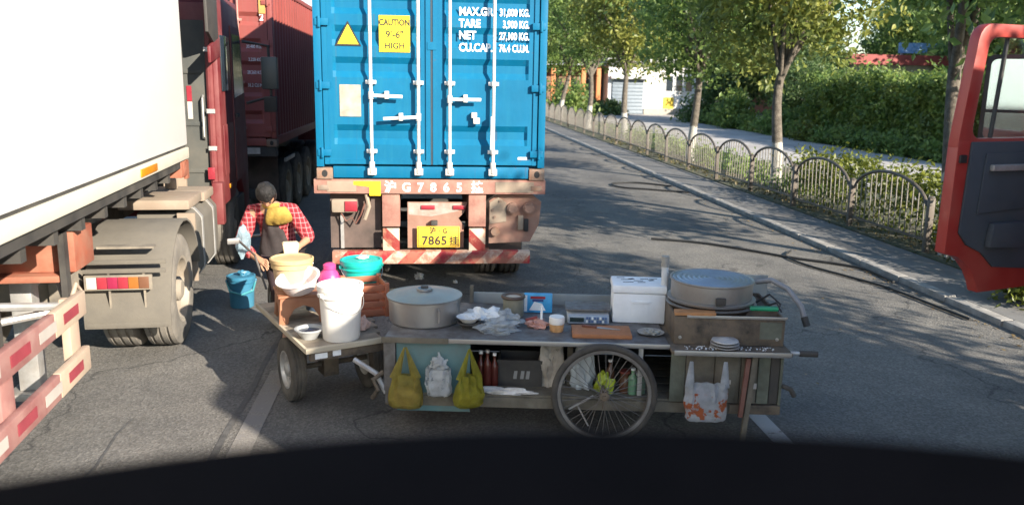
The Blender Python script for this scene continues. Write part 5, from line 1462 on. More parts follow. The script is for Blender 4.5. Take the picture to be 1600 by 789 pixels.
BX('recess_lip', foam, fb, -0.06, 0.08, -0.162, -0.1512, 0.155, 0.172, 0.003)
# --- steel plate with scraps
pl, plb = lathe_thing('steel_plate', 'steel plate of scraps right of the cutting board', 'plate', (1.60, 5.62, 0.723), [(0, 0), (0.06, 0), (0.095, 0.014), (0.097, 0.017), (0.06, 0.006), (0, 0.005)], alu, 30)
crumple(MB(), (0, 0, 0.014), 0.055, 0.05, 0.018, 4, 0.6, 3, 3).build('scraps', pm('scraps', (0.35, 0.34, 0.3), 0.7, var=0.5, scale=30), pl)
# --- white standpipe behind the foam box
sp_ = thing('stand_pipe', 'pale vertical pipe with a cap behind the foam box', 'pipe', CL(2.02, 0.55, 0.713), CRZ)
MB().cyl((0, 0, 0), (-0.01, 0, 0.44), 0.026, n=14).build('tube', pm('pale_pipe', (0.6, 0.61, 0.6), 0.5), sp_)
MB().cyl((-0.01, 0, 0.441), (-0.01, 0, 0.52), 0.03, n=14).build('cap', pm('pipe_cap', (0.33, 0.31, 0.27), 0.5), sp_)
# --- plates on the stove shelf
sb, sbb = lathe_thing('plate_stack', 'small stack of pale plates on the shelf in front of the griddle stove', 'plates', CL(2.36, 0.0, 0.7135), [(0, 0), (0.06, 0), (0.10, 0.014), (0.10, 0.018), (0.06, 0.01), (0, 0.009)], pm('grey_enamel', (0.4, 0.39, 0.38), 0.45), 28)
MB().lathe([(0.055, 0.016), (0.098, 0.034), (0.098, 0.038), (0.055, 0.03), (0, 0.03)], n=28).build('plate', pm('grey_enamel_two', (0.45, 0.44, 0.43), 0.45), sb)
MB().lathe([(0.05, 0.032), (0.092, 0.052), (0.09, 0.057), (0.04, 0.062), (0.02, 0.072), (0, 0.072)], n=28).build('plate_lid', pm('grey_enamel_three', (0.5, 0.49, 0.47), 0.4), sb)
cr = MB()
rg = random.Random(3)
for k in range(90):
    x = rg.uniform(-0.2, 0.42); y = rg.uniform(-0.03, 0.05); s = rg.uniform(.0015, .005)
    cr.box(x-s, x+s, y-s, y+s, 0, s)
o = link('crumbs', cr.mesh('crumbs', whitep), None, CL(2.28, -0.03, 0.7135), CRZ); o['kind'] = 'stuff'; o['label'] = 'white crumbs scattered on the stove shelf lip'; o['category'] = 'crumbs'

# ------------------------------------------------------------------ hanging bags
def bag(name, label, loc, w, h, d, mt, seed, fill=None, square=False, printed=None):
    """carrier bag hung by its two handles; origin at the hook"""
    t = thing(name, label, 'bag', loc, CRZ)
    rg = random.Random(seed)
    mb = MB(); n = 28; rows_ = 14
    vs = []
    hb = h*(0.64 if square or printed else 0.55)
    for r in range(rows_+1):
        v = r/rows_
        z = -h+hb*v
        if square: ww = w*(0.47+0.03*math.sin(v*3.1)); dd = d*(0.45+0.08*math.sin(v*3.1))
        elif printed: ww = w*0.5*(0.95+0.05*math.sin(v*3)); dd = d*0.5*(0.75+0.3*math.sin(v*2.6+0.2))*(1-0.75*max(0, v-0.5)/0.5)
        else:
            ww = w*0.5*(0.94+0.08*math.sin(min(1, v*2)*PI*0.5))*(1-0.30*max(0, v-0.30)/0.70)
            dd = d*0.5*(0.7+0.5*math.sin(v*PI*0.7+0.3))*(1-0.65*max(0, v-0.4)/0.6)
        if r == 0: ww *= 0.86; dd *= 0.75
        for k in range(n):
            a = 2*PI*k/n
            c_, s_ = math.cos(a), math.sin(a)
            ex = 0.55 if square else 0.75
            x = ww*math.copysign(abs(c_)**ex, c_); y = dd*math.copysign(abs(s_)**ex, s_)
            q = 1+0.07*noise.noise(Vector((c_*2.5, s_*2.5+seed, v*4)))
            fold = 0.018*v*math.sin(x/w*26+seed)+0.010*noise.noise(Vector((x*30, v*5, seed)))
            vs.append((x*q+0.012*noise.noise(Vector((seed, v*3, 0))), y*q*(1+0.3*noise.noise(Vector((c_*5, v*6, seed))))+fold, z+0.008*noise.noise(Vector((c_*3, s_*3, seed*2)))))
    fs = [(r*n+k, r*n+(k+1) % n, (r+1)*n+(k+1) % n, (r+1)*n+k) for r in range(rows_) for k in range(n)]
    fs.append(tuple(reversed(range(n))))
    mb.add(vs, fs)
    body = mb.build('sack', mt, t, smooth=50)
    # handles: two pleated straps gathered at the hook
    hd_ = MB()
    zt = -h+hb
    wt_ = w*0.5*(0.47 if square else 0.58)
    if square:
        crumple(hd_, (0, 0, zt+0.03), w*0.28, d*0.3, 0.045, seed, 0.6, 3.0, 3, False)
        hd_.tube([(0, 0, zt+0.03), (0.01, 0.0, -h*0.15), (0, 0.01, 0)], [0.03, 0.012, 0.006], 8)
    else:
        sp2 = 1.02 if printed else 0.06
        if printed: wt_ = w*0.41
        for s_ in (-1, 1):
            path = []; rad = []
            for q in range(7):
                u = q/6
                path.append((s_*((w*0.30 if not printed else wt_)*(1-u*(1-sp2*0.95))), 0.0, zt-0.03+(0-zt+0.03)*u))
                rad.append((w*0.135*(1-u)**1.1 if not printed else w*0.095*(1-0.75*u))+0.006)
            hd_ = MB(); o_ = 0
            hd_.tube(path, rad, 10)
            for i in range(o_, len(hd_.v)):
                x, y, z = hd_.v[i]; hd_.v[i] = (x, y*0.45+0.004*s_, z)
            hd_.build('handle', mt, t, smooth=50)
    if square: hd_.build('knot', mt, t, smooth=50)
    if fill is not None:
        crumple(MB(), (0, 0, -h*0.83), w*0.36, d*0.3, h*0.16, seed+1, 0.3, 2.5, 3, False).build('content', fill, t)
    return t
filmy = film_mat('yellow_film', (0.42, 0.34, 0.07), 0.4, 0.35)
filmyg = film_mat('yellow_green_film', (0.40, 0.37, 0.04), 0.4, 0.35)
bread = pm('bread_content', (0.62, 0.42, 0.2), 0.8, var=0.25, scale=14)
pepper = pm('yellow_content', (0.62, 0.5, 0.05), 0.6, var=0.4, scale=16)
bag('carrier_bag', 'dull yellow carrier bag of bread hanging leftmost under the worktop', CL(0.155, -0.055, 0.675), 0.245, 0.44, 0.11, filmy, 3, bread)
bag('carrier_bag', 'white plastic bag knotted around a box between the two yellow bags', CL(0.385, -0.05, 0.64), 0.18, 0.31, 0.10, film_mat('white_film_print', (0.72, 0.74, 0.74), 0.25, 0.3, ('9aa3a8', 18, 0.58, -1, 1)), 6, None, True)
bag('carrier_bag', 'bright yellow carrier bag hanging beside the open shelf', CL(0.60, -0.06, 0.675), 0.215, 0.415, 0.15, filmyg, 27, pepper).rotation_euler[2] = CRZ+R(24)
bag('carrier_bag', 'white carrier bag with orange print hanging under the griddle stove', CL(2.225, -0.155, 0.66), 0.29, 0.42, 0.09, film_mat('white_print_film', (0.60, 0.63, 0.66), 0.3, 0.3, ('c9662c', 9, 0.50, -0.40, -0.22)), 14, None, False, True)

# ------------------------------------------------------------------ things on the lower shelf
SZ = 0.3185
kr = thing('storage_crate', 'black plastic crate on the lower shelf of the cart', 'crate', CL(0.95, 0.30, SZ), CRZ)
MB().box(-0.16, 0.16, -0.11, -0.10, 0, 0.20).box(-0.16, 0.16, 0.10, 0.11, 0, 0.20).box(-0.16, -0.15, -0.099, 0.099, 0, 0.20).box(0.15, 0.16, -0.099, 0.099, 0, 0.20).box(-0.149, 0.149, -0.099, 0.099, 0.0, 0.01).build('walls', blackm, kr)
for k in range(9): BX('rib', blackm, kr, -0.15+k*0.035, -0.138+k*0.035, -0.116, -0.1005, 0.02, 0.18)
BX('rim', blackm, kr, -0.168, 0.168, -0.12, -0.1165, 0.175, 0.20)
for k, s in enumerate((0.06, 0.02, -0.03)): MB().prism([(s-0.02, 0.06), (s+0.005, 0.06), (s+0.012, 0.12), (s-0.012, 0.12)], lambda a, b, c: (a, c, b), -0.1185, -0.1165).build('print_mark', pm('dull_print', (0.25, 0.25, 0.24), 0.6), kr)
def bottle(label, x, y, r, h, mt, capm, neck=0.4, group='bottles and jars on the lower shelf'):
    t = thing('bottle', label, 'bottle', CL(x, y, SZ), CRZ, group)
    MB().lathe([(0, 0), (r*0.95, 0), (r, 0.01), (r, h*0.6), (r*0.85, h*0.68), (r*neck, h*0.78), (r*neck, h*0.92), (0, h*0.92)], n=18).build('glass', mt, t, smooth=40)
    MB().lathe([(r*neck*1.05, h*0.921), (r*neck*1.25, h*0.925), (r*neck*1.25, h), (0, h)], n=14).build('cap', capm, t)
    return t
darkred = pm('dark_red_sauce', (0.09, 0.02, 0.015), 0.2, var=0.2)
brownsauce = pm('brown_sauce', (0.10, 0.045, 0.025), 0.25, var=0.2)
bottle('tall dark sauce bottle at the left end of the open shelf', 0.665, 0.17, 0.03, 0.27, darkred, whitep)
bottle('dark red sauce bottle right beside the leftmost shelf bottle', 0.715, 0.14, 0.03, 0.29, darkred, steel)
bottle('dark red sauce bottle nearest the black crate', 0.765, 0.16, 0.028, 0.26, darkred, whitep)
bottle('brown jar left of the green bottle on the lower shelf', 1.70, 0.14, 0.04, 0.16, brownsauce, pm('cap_red', (0.2, 0.04, 0.03), 0.5), 0.85)
bottle('green tinted bottle on the lower shelf right of the wheel', 1.755, 0.11, 0.034, 0.19, pm('green_bottle', (0.16, 0.3, 0.18), 0.25, var=0.2), whitep)
bottle('white lidded jar right of the green bottle', 1.815, 0.13, 0.034, 0.145, pm('green_jar', (0.12, 0.2, 0.14), 0.3), whitep, 0.9)
bottle('white capped bottle behind the wheel top', 1.60, 0.20, 0.032, 0.22, brownsauce, whitep)
def lump(name, label, cat, x, y, sx, sy, sz, mt, seed):
    t = thing(name, label, cat, CL(x, y, SZ), CRZ)
    crumple(MB(), (0, 0, sz*0.35), sx, sy, sz, seed, 0.4, 2.0, 4).build('body', mt, t, smooth=40)
lump('flour_sack', 'pale crumpled sack standing on the shelf left of the wheel', 'sack', 1.18, 0.25, 0.09, 0.08, 0.26, pm('sack_cloth', (0.42, 0.38, 0.32), 0.85, var=0.3, scale=9, bump=0.6, bscale=20), 5)
lump('plastic_sack', 'greyish white bag seen through the spokes', 'bag', 1.40, 0.22, 0.085, 0.07, 0.22, pm('grey_film', (0.45, 0.48, 0.48), 0.5, var=0.2, bump=0.6, bscale=25), 8)
lump('plastic_sack', 'bright yellow green bag behind the wheel on the shelf', 'bag', 1.555, 0.14, 0.065, 0.05, 0.10, pm('lime_film', (0.42, 0.5, 0.04), 0.4, var=0.25, bump=0.5, bscale=25), 11)
lump('foil_strip', 'crumpled pale plastic sheet along the shelf front edge', 'plastic wrap', 0.84, 0.05, 0.19, 0.03, 0.03, pm('pale_sheet', (0.55, 0.53, 0.5), 0.5, var=0.3, scale=20, bump=0.8, bscale=40), 19)

# ================================================================== FLATBED TRICYCLE
FRZ = R(25)
FO = Vector((-0.84, 5.72, 0))
fe = Vector((math.cos(FRZ), math.sin(FRZ), 0)); fn = Vector((-math.sin(FRZ), math.cos(FRZ), 0))
def FL(x, y, z=0.0): return FO+fe*x+fn*y+Vector((0, 0, z))
tri_ = thing('flatbed_tricycle', 'cargo tricycle with a wooden flatbed parked left of the food cart', 'tricycle', FO, FRZ)
plank_m = [pm('plank_a', (0.34, 0.28, 0.21), 0.8, var=0.25, scale=7, dirt=(0.15, 0.12, 0.09), dirt_amt=0.45, dirt_scale=6, bump=0.4, bscale=50),
           pm('plank_b', (0.28, 0.24, 0.19), 0.8, var=0.25, scale=7, dirt=(0.13, 0.11, 0.08), dirt_amt=0.5, dirt_scale=6, bump=0.4, bscale=50)]
for k in range(9):
    ya = 0.012+k*0.151
    xm = 0.57+0.04*k
    MB().box(0.0, xm, ya, ya+0.145, 0.588, 0.612).build('plank', plank_m[k % 2], tri_, bevel=0.004)
cream_e = pm('deck_edge_cream', (0.5, 0.44, 0.33), 0.7, var=0.2, dirt=(0.25, 0.2, 0.15), dirt_amt=0.4)
BX('edge_board', cream_e, tri_, -0.022, -0.002, 0.0, 1.38, 0.582, 0.618, 0.003)
BX('edge_board', cream_e, tri_, -0.02, 0.575, -0.022, 0.008, 0.582, 0.619, 0.003)
BX('front_beam', grime, tri_, 0.02, 0.58, 0.0, 0.05, 0.515, 0.580, 0.003)
BX('label_plate', whitep, tri_, 0.05, 0.14, -0.006, -0.0005, 0.53, 0.57); BX('label_plate', whitep, tri_, 0.18, 0.24, -0.006, -0.0005, 0.535, 0.575)
MB().box(0.13, 0.18, 0.05, 1.36, 0.52, 0.585).box(0.50, 0.55, 0.05, 1.36, 0.52, 0.585).box(0.05, 0.6, 0.60, 0.66, 0.45, 0.52).build('frame', blackm, tri_)
tw = truck_wheel_mesh(0.25, 0.105); tw.name = 'tyre'
rw = truck_rim_mesh(0.25, 0.105, -1, steel)
for x in (0.065, 0.70):
    w_ = link('wheel', tw, tri_, (x, 0.66, 0.25)); link('rim', rw, w_)
    if x > 0.5: w_.rotation_euler = (0, 0, PI)
MB().cyl((0.1, 0.66, 0.25), (0.68, 0.66, 0.25), 0.022, n=10).box(0.3, 0.42, 0.58, 0.74, 0.17, 0.33).box(0.14, 0.17, 0.6, 0.72, 0.25, 0.52).build('axle', grime, tri_)
MB().tube([(0.37, 1.3, 0.54), (0.40, 1.7, 0.30), (0.42, 2.15, 0.34), (0.44, 2.42, 0.80), (0.44, 2.45, 0.92)], 0.028, 8).build('main_tube', blackm, tri_)
MB().tube([(0.18, 2.28, 1.02), (0.30, 2.40, 1.0), (0.44, 2.45, 0.93), (0.58, 2.40, 1.0), (0.70, 2.28, 1.02)], 0.014, 8).build('handlebar', chrome, tri_)
MB().tube([(0.44, 2.45, 0.9), (0.44, 2.62, 0.25)], 0.024, 8).build('fork', blackm, tri_)
w_ = link('wheel', tw, tri_, (0.505, 2.63, 0.25)); link('rim', rw, w_)
MB().tube([(-0.13, 1.42, 1.16), (-0.05, 1.55, 1.08), (0.08, 1.75, 0.95), (0.18, 1.8, 0.62)], 0.010, 7).build('mirror_stalk', chrome, tri_)
BX('mirror', chrome, tri_, -0.22, -0.12, 1.40, 1.42, 1.13, 1.18, 0.01)
o = thing('shopping_bag', 'light blue bag hung at the left of the person in plaid', 'bag', FL(-0.02, 1.72, 1.20), 0.3)
crumple(MB(), (0, 0, -0.12), 0.055, 0.05, 0.13, 6, 0.4, 1.6, 3, False).tube([(0, 0, -0.02), (0.015, 0, 0.02), (0.05, 0.02, -0.10)], 0.006, 6).build('sack', film_mat('light_blue_film', (0.42, 0.58, 0.66), 0.3), o)

# goods on the flatbed
FZ = 0.6135
def bucket(name, label, loc, r0, r1, h, mt, lid=None, rz=0.0, handle=True, cat='bucket', openfill=None):
    t = thing(name, label, cat, loc, rz)
    MB().lathe([(0, 0), (r0*0.97, 0), (r0, 0.008), (r1*0.985, h*0.80), (r1+0.010, h*0.81), (r1+0.012, h*0.835), (r1, h*0.845), (r1, h*0.89), (r1+0.009, h*0.90), (r1+0.009, h), (r1-0.004, h), (r1-0.008, h*0.9), (r0-0.004, 0.012), (0, 0.012)], n=40).build('pail', mt, t, smooth=38)
    if lid:
        MB().lathe([(r1+0.011, h*0.93), (r1+0.014, h*0.935), (r1+0.014, h+0.008), (r1-0.006, h+0.012), (r1-0.014, h+0.002), (0, h+0.004)], n=40).build('lid', lid, t, smooth=38)
    if handle:
        pts = []
        for k in range(13):
            a = PI*k/12
            pts.append(((r1+0.014)*math.cos(a), -(r1+0.02)*math.sin(a)*0.92, h*0.86-math.sin(a)*r1*0.85))
        MB().tube(pts, 0.0028, 6).build('wire_handle', steel, t)
        for s_ in (-1, 1): BX('ear', mt, t, s_*(r1+0.012)-0.012, s_*(r1+0.012)+0.012, -0.02, 0.02, h*0.83, h*0.9, 0.004)
    return t
white_pl = pm('white_plastic', (0.80, 0.78, 0.74), 0.42, var=0.04, scale=4, dirt=(0.66, 0.62, 0.55), dirt_amt=0.3, dirt_scale=3)
bucket('paint_bucket', 'tall white plastic bucket with lid at the front of the flatbed', FL(0.30, 0.15, FZ), 0.135, 0.155, 0.40, white_pl, white_pl, 0.7)
tealp = pm('teal_plastic', (0.01, 0.42, 0.36), 0.4, var=0.06)
bucket('plastic_bucket', 'bright teal lidded bucket at the back of the flatbed', FL(0.80, 1.05, FZ), 0.14, 0.165, 0.36, tealp, tealp, 0.3)
lt = [o for o in bpy.data.objects if o.get('label', '').startswith('bright teal')][0]
crumple(MB(), (0.02, 0.02, 0.375), 0.05, 0.03, 0.018, 3, 0.5, 2.5, 3).build('tag_cloth', whitep, lt)
pinkp = pm('pink_plastic', (0.75, 0.06, 0.22), 0.4, var=0.06)
pj, _ = lathe_thing('plastic_jar', 'pink plastic jar left of the teal bucket', 'jar', FL(0.555, 1.15, FZ), [(0, 0), (0.09, 0), (0.098, 0.01), (0.10, 0.20), (0.085, 0.255), (0.05, 0.285), (0.045, 0.30), (0, 0.30)], pinkp, 30)
MB().lathe([(0.05, 0.286), (0.055, 0.29), (0.055, 0.325), (0.03, 0.34), (0, 0.34)], n=20).build('lid', pinkp, pj)
# brown stool carrying the tub and the basin
terr = pm('terracotta_plastic', (0.30, 0.12, 0.06), 0.5, var=0.15, dirt=(0.36, 0.2, 0.12), dirt_amt=0.4)
stl = thing('plastic_stool', 'low brown plastic stool under the wooden tub on the flatbed', 'stool', FL(0.195, 0.80, FZ), R(16))
sa = [(-0.19, 0.0), (-0.12, 0.0), (-0.115, 0.05), (-0.07, 0.12), (0.0, 0.145), (0.07, 0.12), (0.115, 0.05), (0.12, 0.0), (0.19, 0.0), (0.175, 0.205), (-0.175, 0.205)]
for s_ in (-1, 1):
    MB().prism(sa, lambda a, b, c: (a, c, b), s_*0.165-0.008, s_*0.165+0.008).build('side', terr, stl, bevel=0.003)
    MB().prism([(a*0.80, b) for a, b in sa], lambda a, b, c: (c, a, b), s_*0.175-0.008, s_*0.175+0.008).build('side', terr, stl, bevel=0.003)
MB().box(-0.19, 0.19, -0.18, 0.18, 0.206, 0.228).build('seat', terr, stl, bevel=0.008)
wood_y = pm('pale_wood', (0.52, 0.38, 0.19), 0.7, var=0.15, scale=8, dirt=(0.4, 0.26, 0.13), dirt_amt=0.4)
tub = thing('wooden_tub', 'pale wooden steamer tub standing on the brown stool', 'tub', FL(0.165, 0.90, FZ+0.229), 0.2)
MB().lathe([(0, 0), (0.125, 0), (0.13, 0.01), (0.15, 0.17), (0.146, 0.20), (0, 0.20)], n=36).build('tub_wall', pm('beige_tub', (0.5, 0.36, 0.22), 0.65, var=0.12), tub, smooth=40)
MB().lathe([(0.152, 0.165), (0.162, 0.17), (0.163, 0.205), (0.155, 0.21)], n=36).build('hoop', wood_y, tub)
MB().lathe([(0.150, 0.21), (0.170, 0.212), (0.172, 0.24), (0.160, 0.246), (0.150, 0.235), (0.06, 0.232), (0, 0.236)], n=36).build('lid', wood_y, tub, smooth=40)
bas = thing('plastic_basin', 'white plastic basin leaning tilted against the wooden tub', 'basin', FL(0.165, 0.68, FZ+0.262))
bas.rotation_euler = (R(13), R(-12), 0.2)
MB().lathe([(0, 0), (0.11, 0), (0.12, 0.01), (0.155, 0.10), (0.172, 0.104), (0.172, 0.110), (0.150, 0.108), (0.112, 0.012), (0, 0.010)], n=40).build('bowl', pm('pinkish_white_plastic', (0.76, 0.68, 0.66), 0.4, var=0.05), bas, smooth=38)
bw, _ = lathe_thing('mixing_bowl', 'grey bowl of dark liquid beside the white bucket', 'bowl', FL(0.09, 0.25, FZ), vessel(0.06, 0.10, 0.075), pm('bowl_grey', (0.35, 0.36, 0.36), 0.4))
MB().lathe([(0.086, 0.055), (0.0, 0.055)], n=28).build('liquid', pm('dark_liquid', (0.02, 0.03, 0.06), 0.1), bw)
# orange crate
oc = thing('plastic_crate', 'orange brown open crate between the white bucket and the pan', 'crate', FL(0.70, 0.72, FZ), R(14))
orm = pm('orange_crate_plastic', (0.42, 0.13, 0.06), 0.55, var=0.15, dirt=(0.3, 0.12, 0.07), dirt_amt=0.4)
for s_ in (-1, 1):
    for k in range(4):
        BX('slat', orm, oc, -0.15, 0.15, s_*0.17-0.006, s_*0.17+0.006, 0.012+k*0.066, 0.062+k*0.066, 0.003)
        BX('slat', orm, oc, s_*0.15-0.006, s_*0.15+0.006, -0.162, 0.162, 0.012+k*0.066, 0.062+k*0.066, 0.003)
    for s2 in (-1, 1): BX('corner_post', orm, oc, s_*0.15-0.018, s_*0.15+0.018, s2*0.17-0.018, s2*0.17+0.018, 0.0, 0.275, 0.004)
BX('base', orm, oc, -0.14, 0.14, -0.16, 0.16, 0.0, 0.010)
o = thing('meat_bag', 'small pinkish bag at the foot of the white bucket', 'bag', FL(0.50, 0.26, FZ))
crumple(MB(), (0, 0, 0.03), 0.05, 0.045, 0.07, 9, 0.35, 2.2, 3).build('sack', pm('pinkish_film', (0.6, 0.4, 0.33), 0.5, var=0.2, bump=0.5), o)
# light blue bin at the far end, paper box in the hand is with the person
lb_ = thing('plastic_bin', 'light blue plastic bin at the far end of the flatbed before the person', 'bin', FL(0.34, 1.27, FZ), 0.5)
MB().prism([(-0.065, 0.0), (0.065, 0.0), (0.085, 0.33), (-0.085, 0.33)], lambda a, b, c: (a, c, b), -0.06, 0.06).build('bin_wall', pm('light_blue_plastic', (0.42, 0.62, 0.70), 0.45, var=0.1), lb_, bevel=0.012)
MB().box(-0.092, 0.092, -0.068, 0.068, 0.331, 0.345).build('rim', pm('white_rim', (0.7, 0.74, 0.75), 0.4), lb_, bevel=0.005)
MB().lathe([(0, 0), (0.12, 0), (0.125, 0.05), (0.12, 0.06), (0, 0.06)], n=24).build('navy_tray', pm('navy_tray', (0.06, 0.09, 0.14), 0.5), thing('food_tray', 'dark blue round tray beside the light blue bin', 'tray', FL(0.42, 1.0, FZ+0.0)))
# blue bucket on the ground
bluep = pm('blue_plastic', (0.03, 0.16, 0.26), 0.45, var=0.12, dirt=(0.08, 0.2, 0.25), dirt_amt=0.3)
gb = bucket('plastic_bucket', 'dark blue lidded bucket standing on the road behind the tricycle', (-2.03, 9.12, 0.002), 0.125, 0.14, 0.34, bluep, bluep, 0.2)
MB().tube([(-0.15, 0, 0.28), (-0.12, -0.12, 0.20), (0, -0.17, 0.17), (0.12, -0.12, 0.20), (0.15, 0, 0.28)], 0.012, 8).build('carry_strap', pm('teal_strap', (0.05, 0.25, 0.28), 0.5), gb)
crumple(MB(), (0.03, 0, 0.36), 0.06, 0.05, 0.04, 4, 0.4, 2, 3).build('lid_knob', bluep, gb)

# ------------------------------------------------------------------ cables and litter on the road
cabm = pm('cable_rubber', (0.02, 0.02, 0.02), 0.6)
def cable(label, pts, r):
    pts = [Vector((x, y, r+0.006)) for x, y in pts]
    out = []
    for i in range(len(pts)-1):
        p0, p1, p2, p3 = pts[max(i-1, 0)], pts[i], pts[i+1], pts[min(i+2, len(pts)-1)]
        for k in range(6):
            t = k/6
            out.append(0.5*((2*p1)+(-p0+p2)*t+(2*p0-5*p1+4*p2-p3)*t*t+(-p0+3*p1-3*p2+p3)*t**3))
    out.append(pts[-1])
    o = MB().tube(out, r, 7).build('hose', cabm, None, smooth=60)
    tag(o, label, 'hose', 'hoses lying on the road by the kerb')
cable('long black hose running along the sunlit strip to the kerb', [(3.6, 12.9), (4.3, 12.55), (4.9, 11.9), (5.3, 11.4), (5.75, 11.0), (6.0, 10.6), (6.0, 9.9)], 0.018)
cable('black hose looping back beside the kerb', [(5.5, 11.9), (5.25, 11.5), (5.3, 10.9), (5.55, 10.2), (5.75, 9.6), (5.85, 8.7), (5.9, 8.2)], 0.016)
cable('far coiled black hose near the kerb', [(6.0, 18.5), (5.2, 19.0), (4.6, 19.4), (4.55, 20.1), (5.2, 20.3), (5.9, 19.6)], 0.02)
wp = pm('litter_white', (0.7, 0.68, 0.64), 0.7, var=0.1)
for x, y, s, sd_, lab in ((-0.10, 10.35, 0.06, 2, 'scrap of white paper on the road below the trailer bumper'), (0.35, 10.1, 0.03, 5, 'tiny white scrap on the road under the trailer')):
    o = thing('paper_scrap', lab, 'litter', (x, y, 0.003), sd_)
    crumple(MB(), (0, 0, s*0.3), s, s*0.8, s*0.8, sd_, 0.6, 2.5, 3).build('paper', wp, o, smooth=20)

# ================================================================== PERSON
skinm = NT('skin')
skinm.b.inputs['Base Color'].default_value = (0.42, 0.23, 0.14, 1); skinm.b.inputs['Roughness'].default_value = 0.5
skinm.b.inputs['Subsurface Weight'].default_value = 0.08; skinm.b.inputs['Subsurface Radius'].default_value = (0.02, 0.008, 0.004)
skinm = skinm.m
def skin_mesh(name, nodes, edges, root, mt, parent, sub=2, extra=None):
    """connected joints grown to a smooth tapering surface, frozen as a mesh"""
    names = list(nodes)
    idx = {n_: i for i, n_ in enumerate(names)}
    me = bpy.data.meshes.new(name)
    me.from_pydata([nodes[n_][0] for n_ in names], [(idx[a], idx[b]) for a, b in edges], [])
    o = bpy.data.objects.new(name, me); col.objects.link(o)
    md = o.modifiers.new('skin', 'SKIN'); md.use_smooth_shade = True
    ms = o.modifiers.new('sub', 'SUBSURF'); ms.levels = sub; ms.render_levels = sub
    if not me.skin_vertices: bpy.context.view_layer.update()
    for n_ in names:
        sv = me.skin_vertices[0].data[idx[n_]]
        r = nodes[n_][1]
        sv.radius = r if isinstance(r, tuple) else (r, r)
        sv.use_root = (n_ == root)
    bpy.context.view_layer.update()
    dg = bpy.context.evaluated_depsgraph_get()
    m2 = bpy.data.meshes.new_from_object(o.evaluated_get(dg))
    m2.name = name
    bpy.data.objects.remove(o)
    m2.materials.clear()
    if extra:
        bm = bmesh.new(); bm.from_mesh(m2)
        extra(bm)
        bm.to_mesh(m2); bm.free()
    m2.polygons.foreach_set('use_smooth', [True]*len(m2.polygons))
    for x in (mt if isinstance(mt, (list, tuple)) else [mt]): m2.materials.append(x)
    return link(name, m2, parent)
PX, PY = -1.40, 7.72
per = thing('person', 'person in red plaid shirt and dark apron bending over the flatbed goods', 'person', (PX, PY, 0))
N = {}
def jn(n_, x, y, z, r): N[n_] = ((x, y, z), r)
jn('pelvis', 0.03, 0.16, 0.86, (0.155, 0.115)); jn('waist', 0.015, 0.13, 1.02, (0.15, 0.11)); jn('chest', 0, 0.03, 1.20, (0.165, 0.115)); jn('upper', 0.0, -0.06, 1.31, (0.10, 0.075))
jn('neck', -0.005, -0.11, 1.36, 0.05); jn('skull', -0.012, -0.15, 1.40, 0.05)
for s_, q in ((1, 'l'), (-1, 'r')):
    jn('hip'+q, 0.04+s_*0.085, 0.14, 0.80, 0.095); jn('knee'+q, 0.13+s_*0.10, 0.02, 0.45, 0.062); jn('ankle'+q, 0.16+s_*0.10, 0.14, 0.10, 0.042); jn('toe'+q, 0.17+s_*0.11, -0.03, 0.045, 0.038)
    jn('shoulder'+q, s_*0.175, -0.03, 1.285, 0.058)
jn('elbowl', 0.335, -0.14, 1.06, 0.043); jn('wristl', 0.285, -0.33, 1.03, 0.030); jn('palml', 0.262, -0.40, 1.025, (0.026, 0.030))
jn('elbowr', -0.285, -0.12, 0.985, 0.043); jn('wristr', -0.10, -0.30, 0.90, 0.030); jn('palmr', -0.045, -0.345, 0.885, (0.026, 0.030))
E_ = [('pelvis', 'waist'), ('waist', 'chest'), ('chest', 'upper'), ('upper', 'neck'), ('neck', 'skull')]
for q in 'lr':
    E_ += [('pelvis', 'hip'+q), ('hip'+q, 'knee'+q), ('knee'+q, 'ankle'+q), ('ankle'+q, 'toe'+q), ('upper', 'shoulder'+q), ('shoulder'+q, 'elbow'+q), ('elbow'+q, 'wrist'+q), ('wrist'+q, 'palm'+q)]
def fingers(q, base, fw, sd_, cl_):
    fw = Vector(fw).normalized(); sd_ = Vector(sd_).normalized(); cl_ = Vector(cl_).normalized()
    b = Vector(base)
    for k, (o_, L) in enumerate(((-0.027, 0.062), (-0.009, 0.072), (0.009, 0.068), (0.027, 0.054))):
        p0 = b+fw*0.02+sd_*o_; p1 = p0+fw*L*0.5+cl_*L*0.12; p2 = p1+fw*L*0.3+cl_*L*0.4
        for nn, p in (('a', p0), ('b', p1), ('c', p2)): N['f%s%d%s' % (q, k, nn)] = (tuple(p), 0.0088 if nn != 'c' else 0.0075)
        E_.extend([('palm'+q, 'f%s%da' % (q, k)), ('f%s%da' % (q, k), 'f%s%db' % (q, k)), ('f%s%db' % (q, k), 'f%s%dc' % (q, k))])
    t0_ = b-fw*0.015-sd_*0.03; t1 = t0_+(-sd_*0.5+fw*0.6)*0.035+cl_*0.01; t2 = t1+fw*0.028+cl_*0.018
    for nn, p in (('a', t0_), ('b', t1), ('c', t2)): N['t%s%s' % (q, nn)] = (tuple(p), 0.0105 if nn != 'c' else 0.0085)
    E_.extend([('palm'+q, 't%sa' % q), ('t%sa' % q, 't%sb' % q), ('t%sb' % q, 't%sc' % q)])
fingers('l', N['palml'][0], (-0.6, -0.7, 0.0), (0.2, -0.1, 1), (-0.7, 0.5, 0))
fingers('r', N['palmr'][0], (0.7, -0.6, -0.2), (0.3, 0.2, 1), (0, -0.2, -1))
HC = Vector((-0.02, -0.195, 1.455))        # head centre
HQ = Quaternion((1, 0, 0), R(50)) @ Quaternion((0, 0, 1), R(6))  # bowed towards the goods
